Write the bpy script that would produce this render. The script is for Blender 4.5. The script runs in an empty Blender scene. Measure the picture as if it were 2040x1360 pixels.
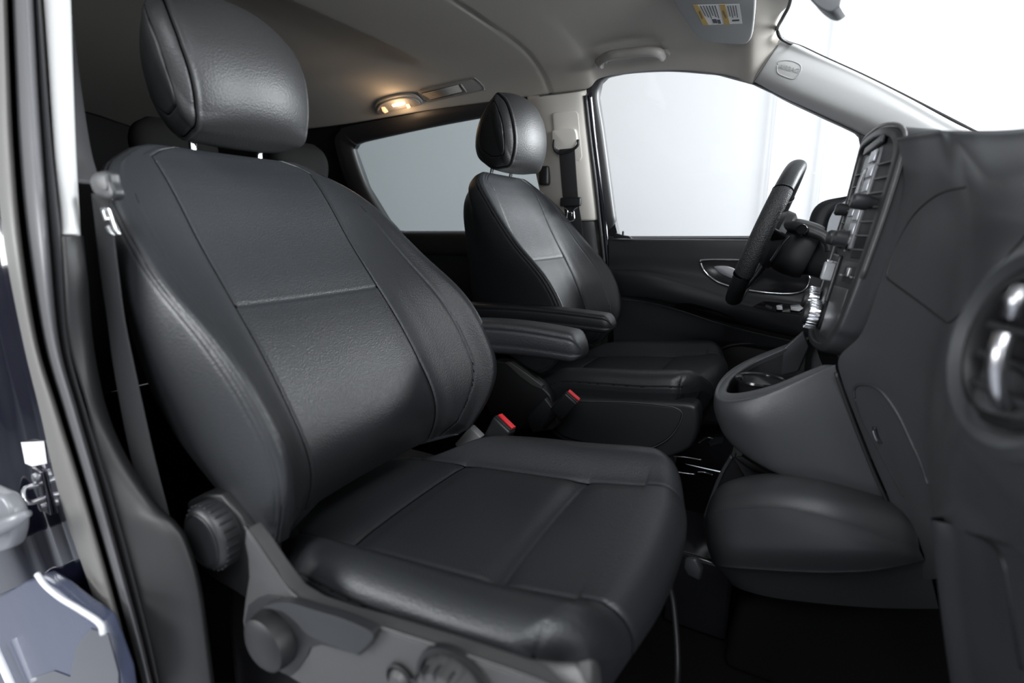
import bpy, bmesh, math, random
import numpy as np
from mathutils import Vector, Matrix
from mathutils.bvhtree import BVHTree

SC = bpy.context.scene
COL = SC.collection
R = math.radians

# ---------------------------------------------------------------- camera
FPX = 1016.0
CAM = np.array([.647, -1.108, .906])
_yaw, _pit = R(-28.75), R(-12.375)
FW = np.array([math.sin(_yaw)*math.cos(_pit), math.cos(_yaw)*math.cos(_pit), math.sin(_pit)])
RT = np.cross(FW, [0, 0, 1]); RT /= np.linalg.norm(RT)
UP = np.cross(RT, FW)
cd = bpy.data.cameras.new('camera'); cam = bpy.data.objects.new('camera', cd); COL.objects.link(cam)
m = Matrix(((RT[0], UP[0], -FW[0], CAM[0]), (RT[1], UP[1], -FW[1], CAM[1]), (RT[2], UP[2], -FW[2], CAM[2]), (0, 0, 0, 1)))
cam.matrix_world = m
cd.sensor_width = 36; cd.lens = FPX/2040*36; cd.clip_start = .02
cd.dof.use_dof = True; cd.dof.focus_distance = 1.35; cd.dof.aperture_fstop = 2.5
SC.camera = cam

# ---------------------------------------------------------------- world, exposure
SC.view_settings.view_transform = 'Standard'
SC.view_settings.look = 'None'
SC.view_settings.gamma = 1
SC.view_settings.use_curve_mapping = False
SC.view_settings.exposure = 0.0
W = bpy.data.worlds.new('studio'); SC.world = W; W.use_nodes = True
nt = W.node_tree; bg = nt.nodes['Background']
bg.inputs[0].default_value = (.93, .96, 1.0, 1); bg.inputs[1].default_value = .55

def area(name, loc, target, size, power, color=(1, 1, 1)):
    l = bpy.data.lights.new(name, 'AREA'); l.shape = 'RECTANGLE'; l.size, l.size_y = size; l.energy = power; l.color = color
    o = bpy.data.objects.new(name, l); COL.objects.link(o); o.location = loc
    d = Vector(target)-Vector(loc); o.rotation_euler = d.to_track_quat('-Z', 'Y').to_euler(); return o
area('unseen_softbox', (1.5, -3.4, 4.4), (.1, -.5, .6), (3.4, 1.8), 200, (.93, .965, 1))       # unseen, above the open passenger door
area('unseen_softbox', (3.0, -5.6, 1.8), (0, .3, 1.0), (3.4, 1.8), 70, (.95, .975, 1))         # unseen, added to light the cabin through the open passenger door
area('unseen_softbox', (-2.8, -4.3, 1.6), (.8, -.2, .9), (2.6, 1.6), 230, (.95, .975, 1))      # added on the same side, from the rear, to brighten the dash
area('unseen_softbox', (4.4, -.3, 1.6), (0, -.1, 1.1), (2.6, 1.6), 340, (.94, .97, 1))         # unseen, added ahead of the windscreen to light the backrests
area('unseen_softbox', (3.1, 3.1, 2.0), (-.1, .3, .95), (1.8, 1.6), 480, (.94, .97, 1))        # added out of view ahead of the driver's window to brighten the driver seat
area('unseen_softbox', (.4, 2.5, 3.9), (.4, 4.2, 1.2), (5.0, 1.0), 12, (1, 1, 1))              # unseen, added to wash the white wall

# ---------------------------------------------------------------- pixel rays on known planes
def ray(px, py): return FW+RT*(px-1020)/FPX-UP*(py-680)/FPX
def pl(px, py, n, d):
    q = ray(px, py); n = np.array(n, float); return CAM+q*((d-n@CAM)/(n@q))
def PX(px, py, x): return pl(px, py, (1, 0, 0), x)
def PY(px, py, y): return pl(px, py, (0, 1, 0), y)
def PZ(px, py, z): return pl(px, py, (0, 0, 1), z)
def PT(px, py, o=0.): return pl(px, py, (0, 1, .23), 1.0224+o)        # driver's side wall above the sill (leans in)
def PW(px, py, o=0.):                                                # driver's side wall, upright below the sill
    p = PY(px, py, .82+o); return p if p[2] < .88 else PT(px, py, o)
def PN(px, py, o=0.):                                                # passenger's side wall (near)
    p = PY(px, py, -.82-o)
    return p if p[2] < .88 else pl(px, py, (0, -1, .23), 1.0224+o)
def PS(px, py, o=0.): return pl(px, py, (1, .115, -.16), .5973+o)       # face of the centre stack

# ---------------------------------------------------------------- materials
MAT = {}
def mat(name, col, rough=.5, metal=0., bump=0., scale=300., kind='noise', spec=.5, coat=0., emit=None, es=0., var=0., sheen=0.):
    if name in MAT: return MAT[name]
    M = bpy.data.materials.new(name); M.use_nodes = True; n = M.node_tree; b = n.nodes['Principled BSDF']
    b.inputs['Base Color'].default_value = (*col, 1); b.inputs['Roughness'].default_value = rough
    b.inputs['Metallic'].default_value = metal; b.inputs['Specular IOR Level'].default_value = spec
    b.inputs['Coat Weight'].default_value = coat; b.inputs['Sheen Weight'].default_value = sheen
    if emit: b.inputs['Emission Color'].default_value = (*emit, 1); b.inputs['Emission Strength'].default_value = es
    tc = n.nodes.new('ShaderNodeTexCoord')
    if bump:
        if kind == 'grain':
            t = n.nodes.new('ShaderNodeTexVoronoi'); t.feature = 'F1'; t.inputs['Scale'].default_value = scale; out = t.outputs['Distance']
        elif kind == 'weave':
            t = n.nodes.new('ShaderNodeTexWave'); t.inputs['Scale'].default_value = scale; t.bands_direction = 'Z'; out = t.outputs['Fac']
        else:
            t = n.nodes.new('ShaderNodeTexNoise'); t.inputs['Scale'].default_value = scale; t.inputs['Detail'].default_value = 3; out = t.outputs['Fac']
        n.links.new(tc.outputs['Object'], t.inputs['Vector'])
        bp = n.nodes.new('ShaderNodeBump'); bp.inputs['Strength'].default_value = bump; bp.inputs['Distance'].default_value = .0012
        n.links.new(out, bp.inputs['Height']); n.links.new(bp.outputs['Normal'], b.inputs['Normal'])
    if var:
        t = n.nodes.new('ShaderNodeTexNoise'); t.inputs['Scale'].default_value = 9; t.inputs['Detail'].default_value = 4
        n.links.new(tc.outputs['Object'], t.inputs['Vector'])
        mr = n.nodes.new('ShaderNodeMapRange'); mr.inputs['To Min'].default_value = rough-var; mr.inputs['To Max'].default_value = rough+var
        n.links.new(t.outputs['Fac'], mr.inputs['Value']); n.links.new(mr.outputs['Result'], b.inputs['Roughness'])
    MAT[name] = M; return M

LEATHER = mat('black_leather', (.0175, .019, .0215), .42, bump=.30, scale=420, kind='grain', spec=.55, var=.04)
LEATHER2 = mat('headrest_leather', (.021, .0215, .0225), .46, bump=.28, scale=330, kind='grain', spec=.5)
THREAD = mat('black_thread', (.002, .002, .0025), 1., spec=0)
SHELL = mat('grained_grey_plastic', (.052, .052, .052), .38, bump=.3, scale=700, spec=.55)
PLAST = mat('black_plastic', (.018, .019, .021), .42, bump=.2, scale=600)
PLASTD = mat('deep_black_plastic', (.008, .008, .009), .5)
GLOSSB = mat('glossy_black_plastic', (.01, .01, .012), .15)
DASH = mat('dash_soft_plastic', (.036, .038, .041), .37, bump=.16, scale=800, kind='grain', spec=.5)
DASHL = mat('dash_lower_plastic', (.022, .023, .026), .5, bump=.16, scale=800, kind='grain')
HEADL = mat('headliner_cloth', (.46, .43, .385), .95, bump=.3, scale=500, sheen=.1)
TRIM = mat('light_grey_trim', (.46, .46, .455), .55, bump=.15, scale=500)
TRIMB = mat('beige_trim', (.68, .645, .59), .5)
RUBBER = mat('rubber_seal', (.03, .03, .032), .45)
RUBBERG = mat('grey_rubber_seal', (.16, .155, .145), .5)
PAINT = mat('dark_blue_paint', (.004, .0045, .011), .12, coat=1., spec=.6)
CHROME = mat('chrome', (.85, .86, .88), .12, metal=1.)
SATIN = mat('satin_metal', (.6, .6, .62), .3, metal=1.)
CARPET = mat('black_carpet', (.004, .004, .0045), .95, spec=.12, bump=1., scale=900)
WEB = mat('belt_webbing', (.024, .024, .026), .6, bump=.6, scale=260, kind='weave')
REDP = mat('red_plastic', (.72, .02, .03), .35)
WHITE = mat('white_backdrop', (.54, .54, .545), .95)
WHITEP = mat('white_paper', (.8, .8, .8), .7)
YELLOW = mat('amber_print', (.55, .38, .12), .7)
INK = mat('dark_print', (.08, .08, .09), .7)
BULB = mat('warm_lamp_lens', (.9, .7, .5), .4, emit=(1, .45, .2), es=1.6)
BULB2 = mat('warm_lamp_bright', (.9, .8, .6), .4, emit=(1, .72, .42), es=3.5)
MIRRORM = mat('mirror_glass', (.9, .92, .95), .02, metal=1.)
SILVERK = mat('silver_keys', (.42, .43, .46), .3, metal=.6)
LITGREY = mat('lower_pillar_plastic', (.014, .0145, .015), .55, bump=.2, scale=600)
FLOORM = mat('studio_floor_paint', (.30, .31, .34), .5)

def glass(name, tint, gloss=.06):
    M = bpy.data.materials.new(name); M.use_nodes = True; n = M.node_tree; n.nodes.clear()
    o = n.nodes.new('ShaderNodeOutputMaterial'); t = n.nodes.new('ShaderNodeBsdfTransparent'); g = n.nodes.new('ShaderNodeBsdfGlossy')
    t.inputs[0].default_value = (*tint, 1); g.inputs['Roughness'].default_value = .02
    x = n.nodes.new('ShaderNodeMixShader'); x.inputs[0].default_value = gloss
    n.links.new(t.outputs[0], x.inputs[1]); n.links.new(g.outputs[0], x.inputs[2]); n.links.new(x.outputs[0], o.inputs[0]); return M
CLEAR = glass('clear_glass', (.97, .98, .98), .03)
TINTED = glass('tinted_glass', (.76, .80, .80), .04)

# ---------------------------------------------------------------- object helpers
def empty(name, loc=(0, 0, 0), rot=(0, 0, 0)):
    o = bpy.data.objects.new(name, None); COL.objects.link(o); o.location = loc; o.rotation_euler = rot; o.empty_display_size = .05; return o
def tag(o, label=None, cat=None, group=None, kind=None):
    if label: o['label'] = label
    if cat: o['category'] = cat
    if group: o['group'] = group
    if kind: o['kind'] = kind
    return o
def link(name, me, material=None, parent=None, smooth=True, origin=None):
    if smooth: me.polygons.foreach_set('use_smooth', [True]*len(me.polygons))
    o = bpy.data.objects.new(name, me); COL.objects.link(o)
    if material: me.materials.append(material)
    if parent is not None: o.parent = parent
    if parent is not None and getattr(parent, 'location', None) is not None and origin is not False:
        # vertices are given in world space; the parent Empty may sit elsewhere
        p = parent; M = Matrix.Identity(4)
        while p is not None:
            M = Matrix.LocRotScale(p.location, p.rotation_euler, p.scale) @ M; p = p.parent
        me.transform(M.inverted())
    return o
def mesh(name, V, Fc, material=None, parent=None, smooth=True, origin=None):
    me = bpy.data.meshes.new(name); me.from_pydata([tuple(map(float, v)) for v in V], [], [tuple(f) for f in Fc]); me.update()
    return link(name, me, material, parent, smooth, origin)
def from_bm(name, bm, material=None, parent=None, smooth=True, origin=None):
    me = bpy.data.meshes.new(name); bm.normal_update(); bm.to_mesh(me); bm.free(); return link(name, me, material, parent, smooth, origin)
def autosmooth(o, ang=35):
    me = o.data; bm = bmesh.new(); bm.from_mesh(me)
    for e in bm.edges:
        if len(e.link_faces) == 2 and e.calc_face_angle(0) > R(ang): e.smooth = False
    bm.to_mesh(me); bm.free(); return o

def cr_eval(P, t, closed=False):
    """Catmull-Rom through P (n,...) at parameter values t (index units)."""
    P = np.asarray(P, float); n = len(P); t = np.asarray(t, float)
    i = np.floor(t).astype(int)
    if not closed: i = np.clip(i, 0, n-2)
    f = (t-i).reshape((-1,)+(1,)*(P.ndim-1))
    if closed: g = lambda k: P[(i+k) % n]
    else:
        E0 = 2*P[0]-P[1]; E1 = 2*P[-1]-P[-2]; Q = np.concatenate([[E0], P, [E1]]); g = lambda k: Q[i+k+1]
    p0, p1, p2, p3 = g(-1), g(0), g(1), g(2)
    return .5*((2*p1)+(-p0+p2)*f+(2*p0-5*p1+4*p2-p3)*f**2+(-p0+3*p1-3*p2+p3)*f**3)
def cr(P, n, closed=False):
    N = len(P); return cr_eval(P, np.linspace(0, N, n, endpoint=False) if closed else np.linspace(0, N-1, n), closed)
def cr1(tab, x):
    """smooth interpolation of a table [(x,y)...]"""
    X = np.array([a for a, _ in tab], float); Y = np.array([b for _, b in tab], float)
    m_ = np.gradient(Y, X); x = np.clip(x, X[0], X[-1]); i = np.clip(np.searchsorted(X, x)-1, 0, len(X)-2)
    h = X[i+1]-X[i]; t = (x-X[i])/h
    return (2*t**3-3*t**2+1)*Y[i]+(t**3-2*t**2+t)*h*m_[i]+(-2*t**3+3*t**2)*Y[i+1]+(t**3-t**2)*h*m_[i+1]
def dense(G, nr, nc, cu=False, cv=False):
    """control grid rows x cols x 3 -> dense grid; cu closes the columns direction"""
    G = np.asarray(G, float); A = cr(G, nr, cv); return np.swapaxes(cr(np.swapaxes(A, 0, 1), nc, cu), 0, 1)
def grid_faces(nr, nc, cu=False, flip=False, off=0):
    F = []
    for i in range(nr-1):
        for j in range(nc if cu else nc-1):
            a, b, c, d = i*nc+j, i*nc+(j+1) % nc, (i+1)*nc+(j+1) % nc, (i+1)*nc+j
            F.append((a+off, d+off, c+off, b+off) if flip else (a+off, b+off, c+off, d+off))
    return F
def grid_obj(name, G, material, parent=None, cu=False, caps=False, flip=False, thick=0., origin=None, smooth=True):
    nr, nc = G.shape[:2]; V = G.reshape(-1, 3).tolist(); F = grid_faces(nr, nc, cu, flip)
    if caps:
        for r_, rev in ((0, True), (nr-1, False)):
            c = len(V); V.append(G[r_].mean(0).tolist())
            for j in range(nc):
                a, b = r_*nc+j, r_*nc+(j+1) % nc
                F.append((a, b, c) if rev == flip else (b, a, c))
    o = mesh(name, V, F, material, parent, smooth, origin)
    bm = bmesh.new(); bm.from_mesh(o.data); bmesh.ops.remove_doubles(bm, verts=bm.verts, dist=1e-6)
    if caps: bmesh.ops.recalc_face_normals(bm, faces=bm.faces)
    bm.to_mesh(o.data); bm.free()
    if thick:
        s = o.modifiers.new('thickness', 'SOLIDIFY'); s.thickness = thick; s.offset = -1
    return o
def gnormals(G):
    du = np.gradient(G, axis=1); dv = np.gradient(G, axis=0); n = np.cross(du, dv); return n/(np.linalg.norm(n, axis=2, keepdims=True)+1e-12)

def tube(name, P, r, material, parent=None, seg=10, n=None, closed=False, origin=None, flat=None, caps=True):
    """round (or flat=(w,h) oval) tube along smooth path P"""
    P = np.asarray(P, float); n = n or max(2, 6*len(P)); C = cr(P, n, closed) if len(P) > 2 else P; n = len(C)
    if closed: T = np.roll(C, -1, 0)-np.roll(C, 1, 0)
    else: T = np.gradient(C, axis=0)
    T /= np.linalg.norm(T, axis=1, keepdims=True)+1e-12
    ref = np.array([0, 0, 1.]) if abs(T[0][2]) < .9 else np.array([1., 0, 0]); a = np.cross(T[0], ref); a /= np.linalg.norm(a); G = []
    rr = r if hasattr(r, '__len__') else [r]*n
    if len(rr) != n: rr = np.interp(np.linspace(0, 1, n), np.linspace(0, 1, len(rr)), rr)
    for i in range(n):
        a = a-T[i]*(a@T[i]); a /= np.linalg.norm(a); b = np.cross(T[i], a)
        th = np.linspace(0, 2*np.pi, seg, endpoint=False); w, h = flat if flat else (1, 1)
        G.append(C[i]+rr[i]*(w*np.cos(th)[:, None]*a+h*np.sin(th)[:, None]*b))
    G = np.array(G)
    if closed:
        G = np.concatenate([G, G[:1]]); return grid_obj(name, G, material, parent, cu=True, origin=origin)
    return grid_obj(name, G, material, parent, cu=True, caps=caps, origin=origin)
def ribbon(name, P, width_dir, w, t, material, parent=None, n=None):
    """flat strap along path P"""
    P = np.asarray(P, float); n = n or 8*len(P); C = cr(P, n) if len(P) > 2 else P
    D = np.asarray(width_dir, float); D = np.broadcast_to(D, (len(C), 3)) if D.ndim == 1 else cr(D, len(C)); D = D/np.linalg.norm(D, axis=1, keepdims=True)
    T = np.gradient(C, axis=0); N = np.cross(T, D); N /= np.linalg.norm(N, axis=1, keepdims=True); h, k = w/2, t/2
    G = np.stack([C-D*h-N*k*.3, C-D*h+N*k*.3, C-D*h*.9+N*k, C+D*h*.9+N*k, C+D*h+N*k*.3, C+D*h-N*k*.3, C+D*h*.9-N*k, C-D*h*.9-N*k], 1)
    return grid_obj(name, G, material, parent, cu=True, caps=True)
def frame_of(x=None, y=None, z=None):
    pass
def box(name, c, s, material, parent=None, rot=None, bev=.003, seg=3, origin=None):
    """bevelled box, rot = 3x3 columns of axes"""
    bm = bmesh.new(); bmesh.ops.create_cube(bm, size=1)
    for v in bm.verts: v.co = Vector((v.co.x*s[0], v.co.y*s[1], v.co.z*s[2]))
    if bev: bmesh.ops.bevel(bm, geom=bm.edges[:], offset=min(bev, min(s)*.45), segments=seg, affect='EDGES', profile=.5)
    Rm = Matrix.Identity(3) if rot is None else Matrix(rot)
    for v in bm.verts: v.co = Rm @ v.co + Vector(c)
    return autosmooth(from_bm(name, bm, material, parent, True, origin), 40)
def axes(xd, zd):
    """rotation matrix with x along xd, z near zd"""
    x = Vector(xd).normalized(); y = Vector(zd).cross(x).normalized(); z = x.cross(y); return Matrix((x, y, z)).transposed()
def slab(name, poly, d, material, parent=None, bev=.002, seg=3, holes=(), smooth_n=0, origin=None, ang=40):
    """prism from a closed 3D polygon pushed by vector d"""
    P = [np.asarray(p, float) for p in poly]
    if smooth_n: P = list(cr(np.array(P), smooth_n, True))
    bm = bmesh.new(); d = Vector(d); loops = [P]+[list(h) for h in holes]; edges = []
    for L in loops:
        vs = [bm.verts.new(tuple(p)) for p in L]
        for i in range(len(vs)): edges.append(bm.edges.new((vs[i], vs[(i+1) % len(vs)])))
    if holes: bmesh.ops.triangle_fill(bm, use_beauty=True, use_dissolve=False, edges=edges)
    else: bm.faces.new(bm.verts[:])
    base = bm.faces[:]
    ex = bmesh.ops.extrude_face_region(bm, geom=base); nv = [g for g in ex['geom'] if isinstance(g, bmesh.types.BMVert)]
    bmesh.ops.translate(bm, vec=d, verts=nv); bmesh.ops.recalc_face_normals(bm, faces=bm.faces)
    if bev:
        bm.edges.ensure_lookup_table()
        es = [e for e in bm.edges if len(e.link_faces) == 2 and e.calc_face_angle(0) > R(50)]
        bmesh.ops.bevel(bm, geom=es, offset=bev, segments=seg, affect='EDGES', profile=.5, clamp_overlap=True)
    return autosmooth(from_bm(name, bm, material, parent, True, origin), ang)
def lathe(name, prof, c, axis, material, parent=None, seg=40, flutes=0, fd=0., caps=True, origin=None):
    """prof = [(radius, along axis)...]"""
    ax = Vector(axis).normalized(); a = ax.orthogonal().normalized(); b = ax.cross(a); th = np.linspace(0, 2*np.pi, seg, endpoint=False); G = []
    for r_, h in prof:
        row = []
        for k, t in enumerate(th):
            rr = r_*(1-(fd if (flutes and (k*flutes//seg*1.) is not None and math.cos(t*flutes) > .55) else 0))
            row.append(list(Vector(c)+ax*h+(a*math.cos(t)+b*math.sin(t))*rr))
        G.append(row)
    return autosmooth(grid_obj(name, np.array(G), material, parent, cu=True, caps=caps, origin=origin), 35)
def bvh_of(*objs):
    V, F = [], []
    for o in objs:
        M = Matrix.Identity(4); p = o; 
        while p is not None: M = Matrix.LocRotScale(p.location, p.rotation_euler, p.scale) @ M; p = p.parent
        k = len(V); V += [M @ v.co for v in o.data.vertices]; F += [[k+i for i in q.vertices] for q in o.data.polygons]
    return BVHTree.FromPolygons(V, F)
def hit(bv, px, py, lift=0.):
    q = Vector(ray(px, py)).normalized(); h = bv.ray_cast(Vector(CAM), q)
    if h[0] is None: return None
    n = h[1]; n = n if n.dot(q) < 0 else -n
    return np.array(h[0]+n*lift)
def seam(name, bv, pix, r, material, parent, lift=0., n=None, closed=False):
    P = [hit(bv, *p, lift) for p in cr(np.array(pix, float), max(12, 5*len(pix)), closed)]; P = [p for p in P if p is not None]
    if len(P) < 3: return None
    return tube(name, P, r, material, parent, seg=6, n=len(P)*2)

# ================================================================ SETTING: studio round the van
def structure(o, label=None): return tag(o, label, None, None, 'structure')
def cyc():
    # white studio cove behind the driver's side and ahead of the van, with floor
    pts = []
    for a in np.linspace(0, 1, 2): pass
    path = [(-7, 4.2), (-3, 4.2), (1.5, 4.2), (3.6, 3.9), (4.9, 2.6), (5.2, .6), (5.2, -2.5), (5.2, -5)]
    P = cr(np.array([(x, y, 0) for x, y in path], float), 60)
    prof = [-1.05, -.2, .8, 2.2, 4.5]
    G = np.array([[[p[0], p[1], z] for p in P] for z in prof])
    return grid_obj('wall_studio', G, WHITE, flip=True)
structure(cyc(), 'plain white studio wall seen through the windows')
for i, (a, b) in enumerate([(1535, 330), (1640, 330)]):
    p = PY(a, b, 4.185); structure(box('trim_1' if i == 0 else 'trim_2', (p[0], 4.19, 1.6), (.012, .012, 5), mat('wall_joint', (.48, .48, .49), .9), bev=.002))
structure(box('wall_studio', (-2, -6.2, 1.4), (15, .1, 5), mat('light_block_grey', (.16, .16, .17), .9), bev=0), 'unseen grey wall behind the camera, added to cut light from that side')  # added out of view to block light from the camera side
structure(box('wall_studio', (-7.2, -1, 1.4), (.1, 11, 5), mat('light_block_grey', (.16, .16, .17), .9), bev=0), 'unseen grey wall behind the van, added to cut stray light')  # second added wall, blocks world light from the rear
fl = mesh('floor_studio', [(-9, -8, -1.0), (8, -8, -1.0), (8, 6, -1.0), (-9, 6, -1.0)], [(0, 1, 2, 3)], FLOORM, smooth=False)
structure(fl, 'pale studio floor under the van')

# ================================================================ VAN SHELL
# --- driver's side upper body panel with two window openings
def Tt(x, z, o=0.): return np.array([x, (1.0224+o-.23*z), z])
WIN1 = [(1190, 195), (1195, 168), (1208, 155), (1245, 147), (1300, 143), (1350, 143), (1430, 150), (1500, 169), (1560, 197), (1640, 235), (1700, 264), (1711, 275), (1716, 300), (1718, 474), (1232, 474), (1224, 440), (1212, 350), (1200, 260)]
WIN2 = [(703, 300), (709, 289), (722, 283), (850, 255), (962, 234), (1085, 212), (1095, 218), (1105, 463), (800, 463), (790, 462), (770, 440), (730, 375)]
DARKB = mat('inner_body_dark', (.012, .012, .016), .5)
w1 = [PT(a, b, .025) for a, b in WIN1]; w2 = [PT(a, b, .025) for a, b in WIN2]
def shrink(L, k, dz=0.):
    c = np.mean(L, 0); return [c+(p-c)*k+np.array([0, 0, dz]) for p in L]
up = [Tt(-2.7, .86, .025), Tt(1.35, .86, .025), Tt(1.35, .98, .025), PT(1900, 250, .025), PT(1720, 150, .025), PT(1560, 95, .025), Tt(.53, 1.56, .025), Tt(-2.7, 1.56, .025)]
# keep the outer edge below the A-pillar's middle line
up = [Tt(-2.7, .84, .025), Tt(1.30, .84, .025), Tt(1.25, 1.0, .025), Tt(1.02, 1.165, .025), Tt(.78, 1.28, .025), Tt(.56, 1.40, .025), Tt(.50, 1.56, .025), Tt(-2.7, 1.56, .025)]
wl = slab('wall_left', up, (0, .03, .007), DARKB, holes=(w1, w2), bev=0)
structure(wl, "dark inner body side of the van on the driver's side")
structure(slab('wall_left', [(-2.7, .86, 0), (1.9, .86, 0), (1.9, .86, .86), (-2.7, .86, .86)], (0, .03, 0), DARKB, bev=0), 'lower dark body side of the van behind the door panel')
structure(slab('wall_rear', [(-2.7, -.9, 0), (-2.7, .9, 0), (-2.7, .9, 1.6), (-2.7, -.9, 1.6)], (-.03, 0, 0), mat('rear_dark_trim', (.012, .012, .013), .8, spec=.3), bev=0), 'dark rear end of the van interior')
# passenger side behind the door opening
structure(slab('wall_right', [(-2.7, -.79, 0), (-.34, -.79, 0), (-.40, -.79, .9), (-.40, -.67, 1.45), (-2.7, -.67, 1.45)], (0, -.015, 0), mat('rear_dark_trim', (.012, .012, .013), .8, spec=.3), bev=0), 'dark side wall of the van behind the passenger seat')
structure(slab('wall_front', [(1.36, -.86, 0), (1.36, .86, 0), (1.36, .86, .98), (1.36, -.86, .98)], (.03, 0, 0), DARKB, bev=0), 'dark bulkhead ahead of the dashboard')
# floor
fg = np.array([[[x, y, (.0 if x < 1.0 else .0+(x-1.0)*.55)+.004*math.sin(x*9)*math.cos(y*7)] for x in np.linspace(-2.7, 1.36, 60)] for y in np.linspace(-.84, .86, 30)])
structure(grid_obj('floor', fg, CARPET, thick=.03), 'black carpeted van floor')

# --- headliner
def headliner():
    xs = [-2.7, -1.9, -1.27, -.78, -.39, -.23, -.057, .0, .112, .257, .379, .440, .481, .525]
    e = [PT(p, q) for p, q in [(670, 250), (840, 222), (1000, 200), (1075, 190), (1165, 178), (1195, 156), (1260, 144), (1350, 140), (1430, 147), (1467, 155), (1500, 166), (1530, 122)]]
    e = [np.array([-2.7, .704, 1.384]), np.array([-1.9, .704, 1.384])]+e
    cols = []
    for i, x in enumerate(xs):
        E = e[i]; c = []
        zt = 1.485
        if i >= len(xs)-3: zt = 1.478
        if i == len(xs)-1: E = PT(1530, 122, -.02)
        for y, k in [(-.74, None), (-.66, .35), (-.5, .85), (-.3, .97), (0, 1.), (.3, .98), (.48, .88), (.58, .68), (.645, .42), (None, 0)]:
            if k is None: c.append(np.array([x, -.76, 1.40]))
            elif y is None: c.append(E)
            else: c.append(np.array([x+(E[0]-x)*(1-k), y, E[2]*(1-k)+zt*k]))
        cols.append(c)
    # front row follows the windscreen header up from the A-pillar seam
    h = [PT(1500, 166), PT(1531, 118, -.02), PT(1556, 78, -.03)]
    hdr = [np.array([.575, -.76, 1.40]), np.array([.60, -.66, 1.43]), np.array([.61, -.5, 1.465]), np.array([.61, -.3, 1.475]), np.array([.605, 0, 1.48]), np.array([.588, .3, 1.475]), np.array([.568, .50, 1.468]), PZ(1556, 26, 1.462), PZ(1550, 55, 1.455), PT(1562, 82, -.01)]
    cols.append(hdr)
    G = np.array(cols)
    # last ordinary column should meet the seam's foot, header column its head
    D = dense(G, 260, 120)
    # grooves: transverse joint near the front seats and a step further back
    xl = -.205+.015*np.sin(D[..., 1]*3); d = D[..., 0]-xl
    N = gnormals(D); N *= np.sign(N[..., 2:3]+1e-9)
    D = D+N*(.006*np.exp(-(d/.0045)**2))[..., None]
    s = 1/(1+np.exp((D[..., 0]+.60)/.007)); m_ = 1/(1+np.exp((D[..., 1]-.42)/.03))
    D[..., 2] += .022*s*m_
    o = grid_obj('ceiling', D, HEADL, thick=.02); return o
HL = headliner(); structure(HL, 'grey cloth headliner with a joint line across it')
structure(box('ceiling', (-1.13, 0, 1.55), (3.2, 1.66, .03), DARKB, bev=0), 'roof skin above the headliner')

# --- window glass
structure(slab('window_1', [PT(a, b, .04) for a, b in [(1170, 120), (1720, 120), (1740, 490), (1200, 490)]], (0, .004, .001), CLEAR, bev=0), "driver's door window")
structure(slab('window_2', [PT(a, b, .04) for a, b in [(680, 240), (1100, 190), (1115, 480), (760, 480)]], (0, .004, .001), TINTED, bev=0), 'tinted side window behind the driver seat')
ws = [[(.60, -.74, 1.44), (.63, -.4, 1.50), (.635, 0, 1.51), (.61, .4, 1.495), (.575, .70, 1.43)], [(.98, -.80, 1.22), (1.03, -.4, 1.27), (1.04, 0, 1.28), (1.02, .4, 1.27), (.96, .78, 1.20)], [(1.36, -.84, .98), (1.45, -.4, 1.0), (1.47, 0, 1.0), (1.45, .4, 1.0), (1.34, .84, .98)]]
structure(grid_obj('window_3', dense(ws, 20, 30), CLEAR), 'windscreen ahead of the dashboard')

# --- driver's side window surrounds
def surround(name, outer, inner, o1, o2, material, label, closed=True, n=120):
    """lipped frame between two pixel outlines on the side wall"""
    A = np.array([PT(*p, o1) for p in outer]); B = np.array([PT(*p, o2) for p in inner]); M_ = (A+B)/2+np.array([0, -.008, 0])
    D = np.stack([cr(np.concatenate([X_, X_[:1]]) if False else X_, n, closed) for X_ in (A, M_, B, B+np.array([0, .03, .006]))], 0)
    if closed: D = np.concatenate([D, D[:, :1]], 1)
    D = dense(D, 13, D.shape[1])
    return structure(grid_obj(name, D, material), label)
surround('trim_3', [(1168, 190), (1174, 165), (1195, 148), (1245, 141), (1300, 138), (1350, 138), (1430, 145), (1500, 165), (1560, 193), (1640, 230), (1708, 262), (1729, 275), (1736, 300), (1738, 480), (1205, 480), (1198, 440), (1186, 350), (1175, 260)],
         WIN1, .004, .012, RUBBER, "black rubber seal round the driver's door window")
surround('trim_4', [(668, 290), (676, 262), (700, 250), (850, 222), (962, 205), (1095, 184), (1118, 195), (1125, 478), (790, 478), (765, 474), (735, 440), (695, 375)],
         [(703, 300), (709, 289), (722, 283), (850, 255), (962, 234), (1085, 212), (1095, 218), (1105, 463), (800, 463), (790, 462), (770, 440), (730, 375)], .0, .02, RUBBER, 'black frame round the tinted side window')
# painted door-frame edge behind the seal, thin and dark blue
structure(tube('trim_5', [PT(1174, 185, .0), PT(1182, 260, .0), PT(1193, 350, .0), PT(1204, 440, .0), PW(1210, 520, -.005), PW(1214, 600, -.005)], .009, PAINT, seg=10), "dark blue painted edge of the driver's door frame")
structure(tube('trim_6', [PT(1166, 190, -.012), PT(1176, 280, -.012), PT(1186, 360, -.012), PT(1194, 437, -.012), PW(1203, 520, -.012), PW(1208, 600, -.012)], .007, RUBBER, seg=10), 'black rubber door seal beside the light pillar trim')

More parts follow.
